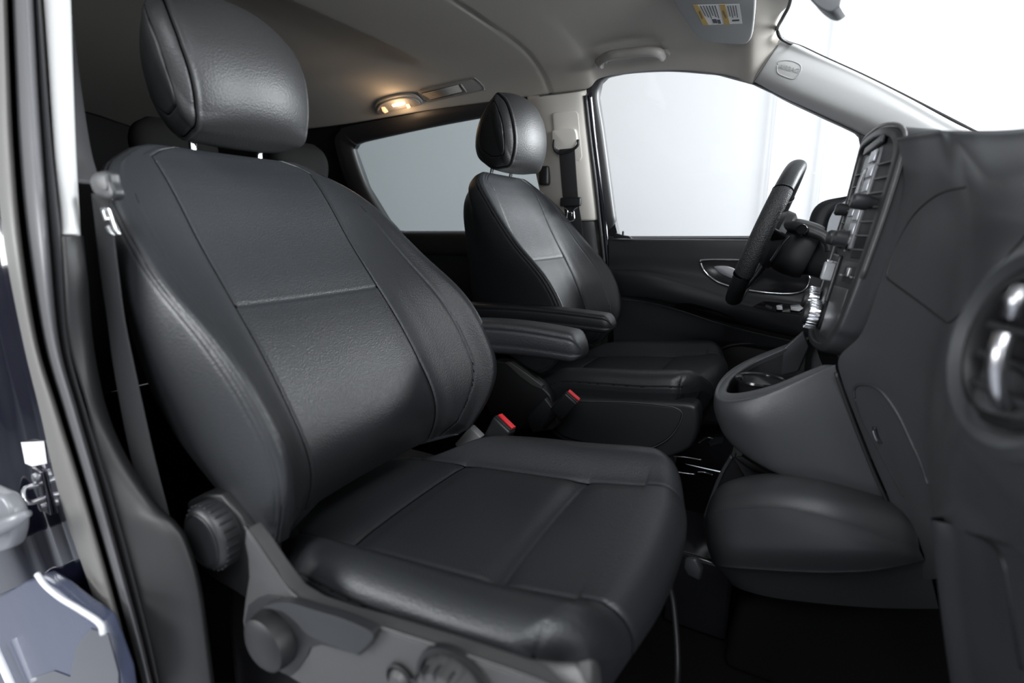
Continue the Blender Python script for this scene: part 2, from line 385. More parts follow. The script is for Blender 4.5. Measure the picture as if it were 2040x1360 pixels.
# --- light B-pillar trim (driver's side)
bp = [[PT(1050, 192, -.005), PT(1075, 190, -.02), PT(1110, 186, -.025), PT(1150, 181, -.022), PT(1168, 178, -.005)],
      [PT(1060, 250, -.005), PT(1083, 250, -.02), PT(1115, 248, -.028), PT(1155, 245, -.024), PT(1174, 243, -.004)],
      [PT(1065, 330, -.005), PT(1087, 330, -.02), PT(1120, 330, -.03), PT(1163, 328, -.026), PT(1183, 326, -.004)],
      [PT(1080, 400, -.005), PT(1100, 400, -.02), PT(1128, 400, -.03), PT(1170, 399, -.028), PT(1190, 398, -.004)],
      [PT(1088, 441, -.005), PT(1108, 441, -.02), PT(1133, 440, -.03), PT(1174, 439, -.028), PT(1194, 437, -.004)]]
BP = structure(grid_obj('trim_7', dense(bp, 40, 40), TRIMB, thick=-.01), "light grey pillar trim behind the driver's seat belt")
lp = [[PT(1088, 441, 0.), PT(1110, 441, -.016), PT(1133, 440, -.024), PT(1172, 439, -.022), PT(1190, 438, 0.)],
      [PW(1098, 500, 0.), PW(1120, 500, -.016), PW(1140, 500, -.028), PW(1180, 500, -.024), PW(1200, 500, 0.)],
      [PW(1105, 600, 0.), PW(1130, 600, -.02), PW(1160, 600, -.04), PW(1192, 600, -.03), PW(1208, 600, 0.)],
      [PW(1105, 760, 0.), PW(1130, 760, -.02), PW(1160, 760, -.05), PW(1196, 760, -.04), PW(1215, 760, 0.)]]
structure(grid_obj('trim_8', dense(lp, 40, 30), SHELL, thick=-.01), "dark lower pillar trim behind the driver's seat belt")

# --- light A-pillar trim (driver's side)
ap = [[PT(1499, 163, .02), PT(1501, 160, -.005), PT(1512, 142, -.022), PT(1530, 116, -.028), PT(1546, 92, -.022), PT(1558, 76, -.026), PT(1562, 74, .03)],
      [PT(1560, 199, .02), PT(1562, 192, -.005), PT(1573, 172, -.03), PT(1593, 142, -.036), PT(1612, 118, -.03), PT(1628, 110, -.026), PT(1632, 108, .03)],
      [PT(1640, 237, .02), PT(1643, 228, -.005), PT(1655, 208, -.035), PT(1678, 176, -.042), PT(1698, 154, -.034), PT(1716, 150, -.026), PT(1720, 148, .03)],
      [PT(1712, 272, .02), PT(1716, 260, -.005), PT(1735, 240, -.035), PT(1765, 212, -.042), PT(1790, 202, -.034), PT(1808, 196, -.026), PT(1812, 194, .03)],
      [PT(1760, 310, .02), PT(1770, 290, -.005), PT(1800, 275, -.035), PT(1850, 256, -.042), PT(1888, 258, -.034), PT(1912, 252, -.026), PT(1916, 250, .03)],
      [PT(1810, 400, .02), PT(1830, 380, -.005), PT(1870, 360, -.035), PT(1930, 330, -.042), PT(1980, 300, -.034), PT(2010, 295, -.026), PT(2016, 290, .03)]]
AP = structure(grid_obj('trim_9', dense(ap, 90, 50), TRIM, thick=-.01), 'light grey windscreen pillar trim with a moulded badge')
bvA = bvh_of(AP)
badge = seam('badge_outline', bvA, [(1549, 128), (1556, 121), (1575, 121), (1592, 128), (1596, 137), (1590, 150), (1580, 157), (1562, 152), (1549, 144)], .0018, mat('trim_shade', (.36, .36, .35), .6), AP, closed=True)
def text(name, s, size, mat_, parent, M4, extrude=.0004, align='CENTER'):
    c = bpy.data.curves.new(name, 'FONT'); c.body = s; c.size = size; c.extrude = extrude; c.align_x = align; c.align_y = 'CENTER'
    o = bpy.data.objects.new(name, c); COL.objects.link(o); me = bpy.data.meshes.new_from_object(o.evaluated_get(bpy.context.evaluated_depsgraph_get())); bpy.data.objects.remove(o)
    me.transform(M4); me.materials.clear(); return link(name, me, mat_, parent, False)
def surfmat(c, xdir, nrm):
    z = Vector(nrm).normalized(); x = Vector(xdir); x = (x-z*x.dot(z)).normalized(); y = z.cross(x); return Matrix(((x.x, y.x, z.x, c[0]), (x.y, y.y, z.y, c[1]), (x.z, y.z, z.z, c[2]), (0, 0, 0, 1)))
pa, pb, pc = hit(bvA, 1553, 131, .001), hit(bvA, 1592, 141, .001), hit(bvA, 1572, 137, .0012)
pd = hit(bvA, 1572, 150, .001)
nn = np.cross(pb-pa, pd-pc); nn = nn if nn@(CAM-pc) > 0 else -nn
text('airbag_lettering', 'AIRBAG', .016, mat('trim_shade', (.36, .36, .35), .6), AP, surfmat(pc, pb-pa, nn))
# windscreen edge: black band with small clips
structure(tube('trim_10', [PZ(1579, -30, 1.44), PZ(1573, 8, 1.435), PZ(1559, 36, 1.432), PT(1549, 56, -.075), PT(1553, 73, -.07), PT(1568, 84, -.04), PT(1597, 94, -.006), PT(1644, 116, -.006), PT(1717, 149, -.006), PT(1789, 184, -.006), PT(1860, 220, -.006), PT(1930, 256, -.006), PT(2000, 293, -.006)], .0042, mat('glass_edge_black', (.004, .004, .005), .5)), 'black edge band of the windscreen')
structure(tube('trim_11', [PT(1500, 166, -.01), PT(1513, 146, -.026), PT(1531, 118, -.031), PT(1547, 94, -.025), PT(1559, 78, -.008)], .0016, mat('seam_shadow', (.10, .10, .10), .8)), 'seam between headliner and windscreen pillar')
structure(tube('trim_12', [PT(1075, 191, -.023), PT(1110, 187, -.028), PT(1150, 182, -.025), PT(1167, 179, -.01)], .0014, mat('seam_shadow', (.10, .10, .10), .8)), 'seam between headliner and light pillar trim')

# ================================================================ SEATS
def gauss(d, w): return np.exp(-(d/w)**2)
def tb(tab, v): return cr1(tab, v)
def backrest_mesh():
    """local frame: x = forward normal, y = sideways, z = up along the back"""
    vs = np.concatenate([np.linspace(.0, .56, 190), np.linspace(.563, .668, 70)])
    Wt = [(0, .235), (.05, .250), (.1, .260), (.2, .270), (.3, .277), (.4, .277), (.48, .270), (.55, .258), (.59, .243), (.62, .222), (.645, .192), (.66, .168), (.668, .145)]
    w0t = [(0, .022), (.1, .030), (.2, .018), (.36, .000), (.5, -.026), (.6, -.046), (.668, -.064)]
    bt = [(0, .035), (.05, .060), (.1, .074), (.2, .082), (.3, .080), (.4, .062), (.48, .048), (.55, .030), (.6, .014), (.64, .003), (.668, 0)]
    gt = [(0, .80), (.04, 1), (.5, 1), (.57, .97), (.6, .92), (.63, .78), (.65, .56), (.66, .38), (.668, .15)]
    G = []; NP = 22; NU = 620
    t = np.linspace(0, NP, NU, endpoint=False); rows = []; grv = []; mks = []
    for v in vs:
        Wd, w0, b, g = tb(Wt, v), tb(w0t, v), tb(bt, v), tb(gt, v)
        A = min(.153, Wd-.045); wc = -.075
        half = [(0, w0-.004), (A*.5, w0-.003), (A, w0+.002), (A+.34*(Wd-A), w0+.27*b), (A+.68*(Wd-A), w0+.68*b), (Wd-.016, w0+.98*b), (Wd-.001, w0+b-.012), (Wd-.003, w0+b*.5-.050),
                (Wd-.030, -.100), (Wd-.070, -.155), (.10, -.168)]
        pts = half+[(0, -.170)]+[(-u, w) for u, w in half[:0:-1]]
        pts = np.array([(u, wc+(w-wc)*g) for u, w in pts])
        C = cr_eval(pts, t, True)
        # seam lines
        dp = np.zeros(NU); mk = np.zeros(NU)
        sA = .0026 if v < .63 else .0015
        fb = 3.9-.9*np.clip((.16-v)/.16, 0, 1)**1.5           # second seam drifts into the first near the bottom
        for sg in (1, -1):
            def sp(k): return cr_eval(pts, [k if sg > 0 else NP-k], True)[0]
            P = sp(2.0); d = np.linalg.norm(C-P, axis=1); dp -= sA*gauss(d, .0034); mk = np.maximum(mk, d < .0019)
            if v < .555:
                P = sp(fb); d = np.linalg.norm(C-P, axis=1); dp -= .0012*gauss(d, .0026)*np.clip((.555-v)/.05, 0, 1); mk = np.maximum(mk, d < .0011)
            P = sp(6.0); d = np.linalg.norm(C-P, axis=1); dp += (-.0010*gauss(d-.005, .0022))*(1 if v < .62 else 0); mk = np.maximum(mk, np.abs(d-.005) < .0009)
        inner = 1/(1+np.exp((np.abs(C[:, 0])-A+.002)/.0018))*(C[:, 1] > -.08)
        dp -= inner*(.0012*gauss(v-.365, .0030)+.0016*gauss(v-.365, .028))
        mk = np.maximum(mk, (inner > .5)*(abs(v-.365) < .0022)); rows.append(C); grv.append(dp); mks.append(mk)
    G = np.array(rows); X_ = np.zeros(G.shape[:2]+(3,)); X_[..., 0] = G[..., 1]; X_[..., 1] = G[..., 0]; X_[..., 2] = vs[:, None]
    # the lower edge sweeps up to the rear, as the side panels do
    X_[..., 2] += np.clip(.055-X_[..., 0], 0, None)*.62*np.clip(1-X_[..., 2]/.32, 0, 1)
    N = np.cross(np.roll(X_, -1, 1)-np.roll(X_, 1, 1), np.gradient(X_, axis=0)); N /= np.linalg.norm(N, axis=2, keepdims=True)+1e-12
    if N[100, 0, 0] < 0: N = -N
    return X_+N*np.array(grv)[..., None], np.array(mks)
def headrest_mesh():
    """cushion of the head restraint in the same frame as the backrest"""
    prof = np.array([(-.062, .692), (-.034, .667), (.006, .656), (.048, .652), (.080, .668), (.104, .712), (.114, .765), (.110, .820), (.092, .862), (.060, .886), (.020, .878), (-.022, .850), (-.060, .810), (-.086, .765), (-.088, .725)])
    P = cr(prof, 180, True); prof = prof+np.array([-.036, .012]); P = cr(prof, 180, True); c = np.array([-.018, .794])
    us, sc, push = [], [], []
    st = [(-.1345, .0), (-.1345, .30), (-.134, .62), (-.132, .74), (-.128, .84), (-.120, .93), (-.110, .98), (-.095, 1.0), (-.05, 1.012), (0, 1.018)]
    st = st+[(-u, s) for u, s in st[-2::-1]]
    S = cr(np.array(st), 260); S[:, 1] = np.clip(S[:, 1], .0, 1.03)
    G = np.zeros((260, 180, 3)); dp = np.zeros((260, 180)); mk = np.zeros((260, 180))
    for i, (u, s) in enumerate(S):
        q = c+(P-c)*s
        # narrower towards the bottom
        k = 1-.10*np.clip((.77-q[:, 1])/.11, 0, 1)-.22*np.clip((q[:, 1]-.80)/.10, 0, 1)**2
        k = k-.36*np.clip((.03-q[:, 0])/.16, 0, 1)**1.7
        q[:, 0] -= .030*min(1, abs(u)/.12)**2.4*np.clip((q[:, 0]+.016)/.06, 0, 1)
        G[i, :, 0] = q[:, 0]; G[i, :, 1] = u*k; G[i, :, 2] = q[:, 1]
        a = abs(u)
        dp[i] += .0022*math.exp(-((a-.112)/.003)**2)-.003*math.exp(-((a-.1165)/.0022)**2)
        mk[i] = abs(a-.1165) < .0013
        if a > .12: dp[i] -= .0030*math.exp(-((s-.70)/.018)**2); mk[i] = max(mk[i].max(), abs(s-.70) < .010)
    N = np.cross(np.gradient(G, axis=1), np.gradient(G, axis=0)); N /= np.linalg.norm(N, axis=2, keepdims=True)+1e-12
    if N[130, 60, 0] < 0: N = -N
    G = G+N*dp[..., None]
    return G, mk
def cushion_mesh():
    """seat frame coordinates: x forward, y sideways (0 = seat centre), z from the floor"""
    r = .040; nb, na = 330, 380
    zc = [(-.10, .425), (.0, .440), (.1, .452), (.25, .468), (.37, .482), (.45, .496), (.50, .505), (.56, .508)]
    Bf = [(-.1, .5), (.0, .85), (.08, 1), (.35, 1), (.45, .9), (.56, .55)]
    hw = lambda x: tb([(-.1, .170), (0, .190), (.06, .214), (.12, .238), (.2, .252), (.3, .258), (.42, .262), (.5, .258), (.58, .25)], x)
    b = np.concatenate([np.linspace(-.10, .50, 220), np.linspace(.502, .80, 110)])        # arc length forward; edge at be
    a = np.linspace(-.365, .365, na)
    Bm, Am = np.meshgrid(b, a, indexing='ij')
    nose = .552-.070*(np.abs(np.clip(Am, -.26, .26))/.26)**2.6-.0*Am
    be = nose-r
    ob = np.clip(Bm-be, 0, None)
    ae = hw(np.clip(Bm, -.1, .56))-r
    oa = np.clip(np.abs(Am)-ae, 0, None); sg = np.sign(Am)
    L = np.sqrt(oa**2+ob**2)+1e-12; dx, dy = ob/L, oa/L
    Lmax = r*math.pi/2+.060+.115*dx**2+.02*(dx*dy)
    L2 = np.minimum(L, Lmax); th = np.clip(L2/r, 0, math.pi/2); hor = r*np.sin(th); down = r*(1-np.cos(th))+np.clip(L2-r*math.pi/2, 0, None)
    under = np.clip(L2-r*math.pi/2-.012, 0, None)
    hor = hor-.22*under*dy-.42*under*dx
    xb = np.minimum(Bm, be); ya = sg*np.minimum(np.abs(Am), ae)
    X_ = np.stack([xb+dx*hor, ya+sg*dy*hor, np.zeros_like(xb)], -1)
    z = tb(zc, xb); ay = np.abs(ya)
    bol = np.clip((ay-.148)/.062, 0, 1); bol = bol*bol*(3-2*bol)
    z = z+.036*tb(Bf, xb)*bol
    # pillowed inner panels
    fr = 1/(1+np.exp((xb-.372)/.004)); rr = 1/(1+np.exp((.115-xb)/.004)); inn = 1/(1+np.exp((ay-.150)/.004))
    z = z-.0030*gauss(ay-.150, .0035)*(xb < .50)-.0035*gauss(ay-.150, .018)*(xb < .47)
    z = z-inn*(.0025*gauss(xb-.372, .0035)+.0065*gauss(xb-.364, .020)+.0025*gauss(xb-.115, .0035)+.0055*gauss(xb-.121, .020))
    z = z+inn*.004*np.cos(ay/.15*math.pi/2)
    down = down+.0
    X_[..., 2] = z-down
    # stitched line round the flank, corner seam
    N = np.cross(np.gradient(X_, axis=0), np.gradient(X_, axis=1)); N /= np.linalg.norm(N, axis=2, keepdims=True)+1e-12
    if N[100, na//2, 2] < 0: N = -N
    side = np.clip((dy-.45)/.3, 0, 1)
    dp = side*(-.0012*gauss(L2-.058, .0026)+.0006*gauss(L2-.053, .002))*(oa > .02)
    ang = np.arctan2(ob, oa)
    dp -= .0012*gauss((ang-.62)*np.maximum(L2, .02), .0028)*(L > .012)*(ob > .004)*(oa > .004)
    mk = (np.abs(ay-.150) < .0016)*(xb < .50)*(oa < .002)+(inn > .5)*((np.abs(xb-.372) < .0018)+(np.abs(xb-.115) < .0018))*(ob < .001)+(dy > .5)*(np.abs(L2-.058) < .0011)*(oa > .02)
    mk = mk+(np.abs((ang-.62)*np.maximum(L2, .02)) < .0012)*(L > .012)*(ob > .004)*(oa > .004)
    return X_+N*dp[..., None], mk
(GB, MB_), (GH, MH_), (GC, MC_) = backrest_mesh(), headrest_mesh(), cushion_mesh()
BKANG = R(22)
def back_frame(da, dx=0., dz=0.):
    c, s = math.cos(da), math.sin(da); O = Vector((c*.03+dx, 0, -s*.03+dz+.45)); return O, -(BKANG-da)

def armrest(name, P0, P1, w, h, parent, rise=.008):
    """padded armrest from P0 (rear) to P1 (front), seat coordinates"""
    P0, P1 = np.array(P0), np.array(P1); n = 60; T = P1-P0; Ln = np.linalg.norm(T); T /= Ln; S_ = np.cross([0, 0, 1], T); S_ /= np.linalg.norm(S_); U = np.cross(T, S_)
    th = np.linspace(0, 2*np.pi, 96, endpoint=False); G = []
    for i in range(n):
        s = i/(n-1); e = min(1, (s*Ln/.02)); f = min(1, ((1-s)*Ln/.026)); kk = math.sqrt(max(0, 1-(1-e)**2))*.35+.65; kf = max(0.0, 1-(1-f)**2.6); k2 = (.62+.38*kf)*kk
        c = P0+T*s*Ln+U*(rise*math.sin(s*math.pi)-h*.10*(1-kf))
        ex = .42; cx = np.sign(np.cos(th))*np.abs(np.cos(th))**ex; cz = np.sign(np.sin(th))*np.abs(np.sin(th))**ex
        hh = h*(1-.20*(s**1.5)); ring = c+S_*(w/2*k2*cx)[:, None]+U*(hh/2*(.25+.75*kf)*kk*cz)[:, None]
        zz = (hh/2*cz)
        gro = -.0022*gauss(zz-(hh*.26), .0028)-.0022*gauss(zz+hh*.20, .0022)
        out = ring-c; out /= np.linalg.norm(out, axis=1, keepdims=True)+1e-9
        G.append(ring+out*(gro*(np.abs(cx) > .5))[:, None])
    return grid_obj(name, np.array(G), LEATHER, parent, cu=True, caps=True)

def buckle(parent, base, top, facing, w=.030, red_only=False):
    """seat belt buckle: stalk, housing, red release button"""
    B, T = np.array(base), np.array(top); ax = (T-B)/np.linalg.norm(T-B); Rm = axes(np.cross(facing, ax), ax)
    h = .078; c = T-ax*h/2
    hs = box('belt_buckle', c, (w, .026, h), PLAST, parent, Rm, bev=.006)
    box('slot_rim', T+ax*.001, (w*.90, .0215, .003), PLASTD, hs, Rm, bev=.001)
    box('release_button', T+np.array(Rm @ Vector((0, -.0045, 0)))+ax*.003, (w*.84, .0125, .006), REDP, hs, Rm, bev=.0014)
    box('release_button', T-ax*.009+np.array(Rm @ Vector((0, -.0125, 0))), (w*.82, .0022, .018), REDP, hs, Rm, bev=.0008)
    tube('buckle_stalk', [B, (B+c)/2, c-ax*h*.3], .008, PLASTD, hs, flat=(1.0, .5))
    return hs

def make_seat(name, label, yc, da, dx=0., dz=0.):
    root = empty(name, (0, yc, 0)); tag(root, label, 'car seat', 'front seats')
    O, ang = back_frame(da, dx, dz)
    return root, O, ang
def thread(o, G, mk):
    """seam lines: faces lying on a stitched seam get the thread material"""
    from mathutils.kdtree import KDTree
    P = G.reshape(-1, 3)[np.asarray(mk).reshape(-1) > .5]; kd = KDTree(len(P))
    for i, p in enumerate(P): kd.insert(p, i)
    kd.balance(); o.data.materials.append(THREAD); idx = []
    for q in o.data.polygons:
        idx.append(1 if sum(kd.find(o.data.vertices[v].co)[2] < 1e-5 for v in q.vertices) >= 3 else 0)
    o.data.polygons.foreach_set('material_index', idx)
def local_obj(name, G, material, parent, O, ang, caps=True, cu=True):
    V = G.reshape(-1, 3); nr, nc = G.shape[:2]; V = V.tolist(); Fc = grid_faces(nr, nc, cu)
    if caps:
        for r_ in (0, nr-1):
            c = len(V); V.append(G[r_].mean(0).tolist())
            for j in range(nc):
                a, b = r_*nc+j, r_*nc+(j+1) % nc; Fc.append((a, b, c) if r_ else (b, a, c))
    me = bpy.data.meshes.new(name); me.from_pydata(V, [], Fc); me.update()
    bm = bmesh.new(); bm.from_mesh(me); bmesh.ops.remove_doubles(bm, verts=bm.verts, dist=1e-6); bmesh.ops.recalc_face_normals(bm, faces=bm.faces); bm.to_mesh(me); bm.free()
    me.polygons.foreach_set('use_smooth', [True]*len(me.polygons)); me.materials.append(material)
    o = bpy.data.objects.new(name, me); COL.objects.link(o); o.parent = parent; o.location = O; o.rotation_euler = (0, ang, 0); return o
def post(parent, y):
    P = [(-.100, y, .60), (-.098, y, .655), (-.085, y, .690), (-.060, y, .73)]
    o = tube('headrest_post', P, .0062, CHROME, None, seg=14); o.parent = parent
    c = lathe('post_guide', [(.014, 0), (.014, .006), (.010, .009)], (-.100, y, .646), (0.05, 0, 1), PLASTD); c.parent = o
    return o

# ---- passenger seat (near)
ps, O1, A1 = make_seat('bucket_seat', 'black leather passenger seat nearest the open door, with grey side panel and knobs', -.48, 0)
pb_ = local_obj('backrest', GB, LEATHER, ps, O1, A1); thread(pb_, GB, MB_)
ph_ = local_obj('headrest', GH, LEATHER2, ps, O1, A1); thread(ph_, GH, MH_)
for y in (-.062, .068): post(ph_, y)
pc_ = grid_obj('seat_cushion', GC+np.array([0, -.48, 0]), LEATHER, ps); thread(pc_, GC, MC_)
# ---- driver seat (far)
DX, DZ, DA = -.048, .008, R(8.3)
ds, O2, A2 = make_seat('bucket_seat', 'black leather driver seat behind the steering wheel', .48, DA, DX, DZ)
db_ = pb_.copy(); COL.objects.link(db_); db_.parent = ds; db_.location = O2; db_.rotation_euler = (0, A2, 0)
dh_ = ph_.copy(); COL.objects.link(dh_); dh_.parent = ds; dh_.location = O2; dh_.rotation_euler = (0, A2, 0)
for ch in list(ph_.children):
    c = ch.copy(); COL.objects.link(c); c.parent = dh_
    for g in ch.children: q = g.copy(); COL.objects.link(q); q.parent = c
dc_ = pc_.copy(); COL.objects.link(dc_); dc_.parent = ds; dc_.location = (DX, 0, DZ)

# ---- armrests, inboard on both seats
pa_ = armrest('armrest', (.0, -.190, .676), (.306, -.190, .682), .066, .074, ps, .008)
pa2 = armrest('armrest', (-.25, .190, .655), (.245, .190, .662), .066, .062, ds, .008)

# ---- passenger seat: outer side shell and controls
YO = -.775
def pso(px, py, y=YO): return PY(px, py, y)
sh = [(488, 1052), (512, 1085), (545, 1135), (580, 1182), (620, 1207), (683, 1230), (740, 1246), (887, 1293), (985, 1327), (1071, 1358), (1140, 1392), (1200, 1430), (700, 1430), (586, 1356), (560, 1340), (525, 1316), (500, 1290), (486, 1262), (482, 1236), (486, 1200), (494, 1150), (492, 1110), (486, 1080)]
shell = slab('side_panel', [pso(a, b) for a, b in sh], (0, .022, .0), SHELL, ps, bev=.004, seg=4, ang=50)
ro = [(487, 1049), (512, 1084), (545, 1134), (580, 1181), (620, 1206), (683, 1229), (740, 1245), (838, 1277), (960, 1317), (1071, 1357), (1150, 1396)]
ri = [(492, 1044), (530, 1074), (560, 1104), (585, 1144), (606, 1170), (640, 1190), (690, 1210), (745, 1232), (838, 1263), (960, 1296), (1083, 1318)]
ro += [(1196, 1425)]; ri += [(1150, 1322)]
O_ = np.array([pso(a, b, YO) for a, b in ro]); I_ = np.array([PY(a, b, -.752) for a, b in ri])
G = np.array([O_+np.array([0, .003, -.006]), O_+np.array([0, -.0005, -.001]), O_+np.array([0, .001, .002]), O_*.55+I_*.45, I_+np.array([0, -.002, 0]), I_+np.array([0, .003, -.004]), I_+np.array([0, .005, -.03])])
grid_obj('panel_shoulder', dense(G, 40, 160), SHELL, shell, thick=0)
# front end of the panel turning in under the cushion
G = []
for a, b, c, d in [(1083, 1318, -.752, 0), (1140, 1321, -.745, 0), (1176, 1314, -.735, 0), (1190, 1320, -.725, 0), (1197, 1345, -.72, 0), (1200, 1400, -.72, 0)]:
    p = PY(a, b, c); G.append([p, p+np.array([.004, -.012, -.020]), p+np.array([0, -.020, -.06]), p+np.array([-.01, -.022, -.12])])
grid_obj('panel_nose', dense(np.array(G), 60, 20), SHELL, shell)
# lever recess and lever
rec = slab('lever_recess', [pso(a, b, YO-.002) for a, b in [(494, 1206), (512, 1192), (530, 1186), (560, 1189), (600, 1203), (680, 1222), (740, 1250), (752, 1268), (742, 1285), (716, 1306), (640, 1284), (618, 1290), (612, 1306), (592, 1335), (578, 1347), (560, 1340), (525, 1316), (502, 1292), (490, 1262), (487, 1236)]], (0, .004, 0), PLASTD, shell, bev=.001)
hub = lathe('lever_hub', [(.0, -.022), (.027, -.021), (.034, -.017), (.037, -.006), (.037, .01)], pso(547, 1268, YO-.004), (0, 1, 0), PLASTD, shell, seg=48)
lv = slab('height_lever', [pso(a, b, YO-.012) for a, b in [(522, 1210), (548, 1201), (580, 1202), (620, 1214), (680, 1232), (730, 1254), (743, 1266), (738, 1278), (714, 1300), (700, 1300), (650, 1282), (610, 1262), (590, 1240), (562, 1218), (536, 1212)]], (0, .012, 0), PLAST, shell, bev=.0055, seg=5, smooth_n=70)
# round buttons at the bottom
lathe('trim_button', [(.0, -.010), (.009, -.009), (.013, -.004), (.013, .01)], pso(800, 1352, YO-.002), (0, 1, 0), SHELL, shell, seg=32)
lathe('button_collar', [(.0175, .004), (.0185, -.003), (.0160, -.004), (.0145, .004)], pso(800, 1352, YO-.001), (0, 1, 0), PLASTD, shell, seg=32, caps=False)
kc = pso(908, 1375, YO-.002)
lathe('knob_surround', [(.047, .004), (.046, -.003), (.041, -.0035), (.040, .004)], kc, (0, 1, 0), PLASTD, shell, seg=48, caps=False)
kb = lathe('lumbar_knob', [(.0, -.020), (.018, -.021), (.026, -.024), (.034, -.022), (.037, -.008), (.037, .01)], kc, (0, 1, 0), SHELL, shell, seg=96, flutes=14, fd=.035)
for i in range(14):
    a = i/14*2*math.pi; d = np.array([math.cos(a), 0, math.sin(a)])
    tag(box('knob_rib', np.array(kc)+d*.0335+np.array([0, -.018, 0]), (.009, .012, .0022), PLAST, kb, axes(d, (0, 1, 0)) if False else Matrix(((d[0], 0, -d[2]), (0, 1, 0), (d[2], 0, d[0]))), bev=.0008))
# recliner wheel
rc = PY(438, 1058, -.745)
rk = lathe('recliner_knob', [(.0, -.026), (.036, -.026), (.041, -.0245), (.0455, -.019), (.0475, .000), (.0465, .006), (.03, .012)], rc, (0, 1, 0), PLAST, ps, seg=120, flutes=26, fd=.0)
for i in range(26):
    a = i/26*2*math.pi; d = np.array([math.cos(a), 0, math.sin(a)])
    box('knob_rib', np.array(rc)+d*.0468+np.array([0, -.010, 0]), (.0026, .019, .0036), PLAST, rk, Matrix(((d[0], 0, -d[2]), (0, 1, 0), (d[2], 0, d[0]))), bev=.001)
lathe('knob_face_ring', [(.0350, -.0265), (.0365, -.0275), (.038, -.0265)], rc, (0, 1, 0), PLASTD, rk, seg=60, caps=False)
# black recliner cover behind the wheel and seat base
slab('recliner_cover', [PY(a, b, -.742) for a, b in [(372, 1000), (400, 985), (440, 985), (478, 1030), (500, 1080), (500, 1200), (470, 1180), (420, 1150), (385, 1110)]], (0, .05, 0), PLASTD, ps, bev=.004)
def seatbox(parent, yc, dx=0.):
    G = []
    for z, hx0, hx1, hy in [(0.0, -.20, .40, .20), (.10, -.19, .40, .20), (.26, -.17, .42, .205), (.34, -.14, .44, .21), (.40, -.12, .45, .20), (.43, -.11, .44, .19)]:
        r_ = .05; ring = []
        for cx, cy, a0 in [(hx1-r_, yc+hy-r_, 0), (hx0+r_, yc+hy-r_, 90), (hx0+r_, yc-hy+r_, 180), (hx1-r_, yc-hy+r_, 270)]:
            for k in range(6):
                a = R(a0+k*18); ring.append((cx+dx+r_*math.cos(a), cy+r_*math.sin(a), z))
        G.append(ring)
    return grid_obj('seat_base', np.array(G), PLASTD, parent, cu=True, caps=True)
seatbox(ps, -.48); seatbox(ds, .48, DX)
# care label on the side seam of the backrest
lb = box('care_label', PY(540, 1040, -.722), (.0012, .006, .022), mat('label_cloth', (.55, .56, .6), .6), ps, Matrix.Rotation(R(-20), 3, 'Y'), bev=.0004)

# ---- driver seat inboard side: plastic shell with raised oval panel
def pdi(px, py, y=.205): return PY(px, py, y)
ish = slab('side_panel', [pdi(a, b) for a, b in [(1090, 812), (1110, 800), (1150, 794), (1230, 797), (1330, 801), (1378, 806), (1391, 822), (1390, 862), (1376, 892), (1345, 908), (1310, 918), (1270, 914), (1200, 898), (1130, 882), (1100, 866), (1088, 840)]], (0, .07, 0), PLAST, ds, bev=.012, seg=5, smooth_n=90)
rp = slab('raised_panel', [pdi(a, b, .199) for a, b in [(1140, 803), (1180, 800), (1250, 802), (1320, 808), (1350, 814), (1358, 824), (1352, 845), (1332, 872), (1300, 890), (1262, 896), (1215, 892), (1160, 880), (1120, 868), (1108, 850), (1115, 825)]], (0, .008, 0), PLAST, ish, bev=.004, seg=4, smooth_n=90)
bvr = bvh_of(rp)
tube('panel_edge', [pdi(a, b, .1985) for a, b in [(1150, 799), (1250, 801), (1325, 808), (1351, 815), (1359, 826), (1352, 847), (1332, 873), (1300, 891), (1262, 897), (1215, 893)]], .0016, SHELL, ish)
hc = slab('recliner_cover', [PY(a, b, .215) for a, b in [(972, 728), (1010, 722), (1040, 742), (1085, 776), (1100, 800), (1100, 850), (1060, 856), (1000, 850), (965, 800)]], (0, .05, 0), PLASTD, ds, bev=.006, smooth_n=60)
slab('hinge_trim', [PY(a, b, .212) for a, b in [(1006, 722), (1018, 722), (1050, 745), (1080, 768), (1079, 776), (1060, 768), (1035, 750)]], (0, .02, 0), SHELL, ds, bev=.002)
slab('hinge_trim', [PY(a, b, -.222) for a, b in [(905, 885), (935, 850), (958, 872), (930, 890), (912, 894)]], (0, .02, 0), mat('hinge_grey', (.22, .22, .22), .5), ps, bev=.003)
# dark pad carrying the driver's belt buckle
slab('buckle_bracket', [PY(a, b, .16) for a, b in [(1048, 832), (1085, 793), (1100, 812), (1114, 846), (1100, 856), (1060, 862)]], (0, .02, 0), PLAST, ds, bev=.004)
buckle(ds, PY(1085, 850, .15), PY(1141, 790, .135), (.25, -.95, .1), w=.046)
buckle(ps, PY(972, 905, -.19), PY(1006, 842, -.19), (-.15, -.95, .1), w=.055)

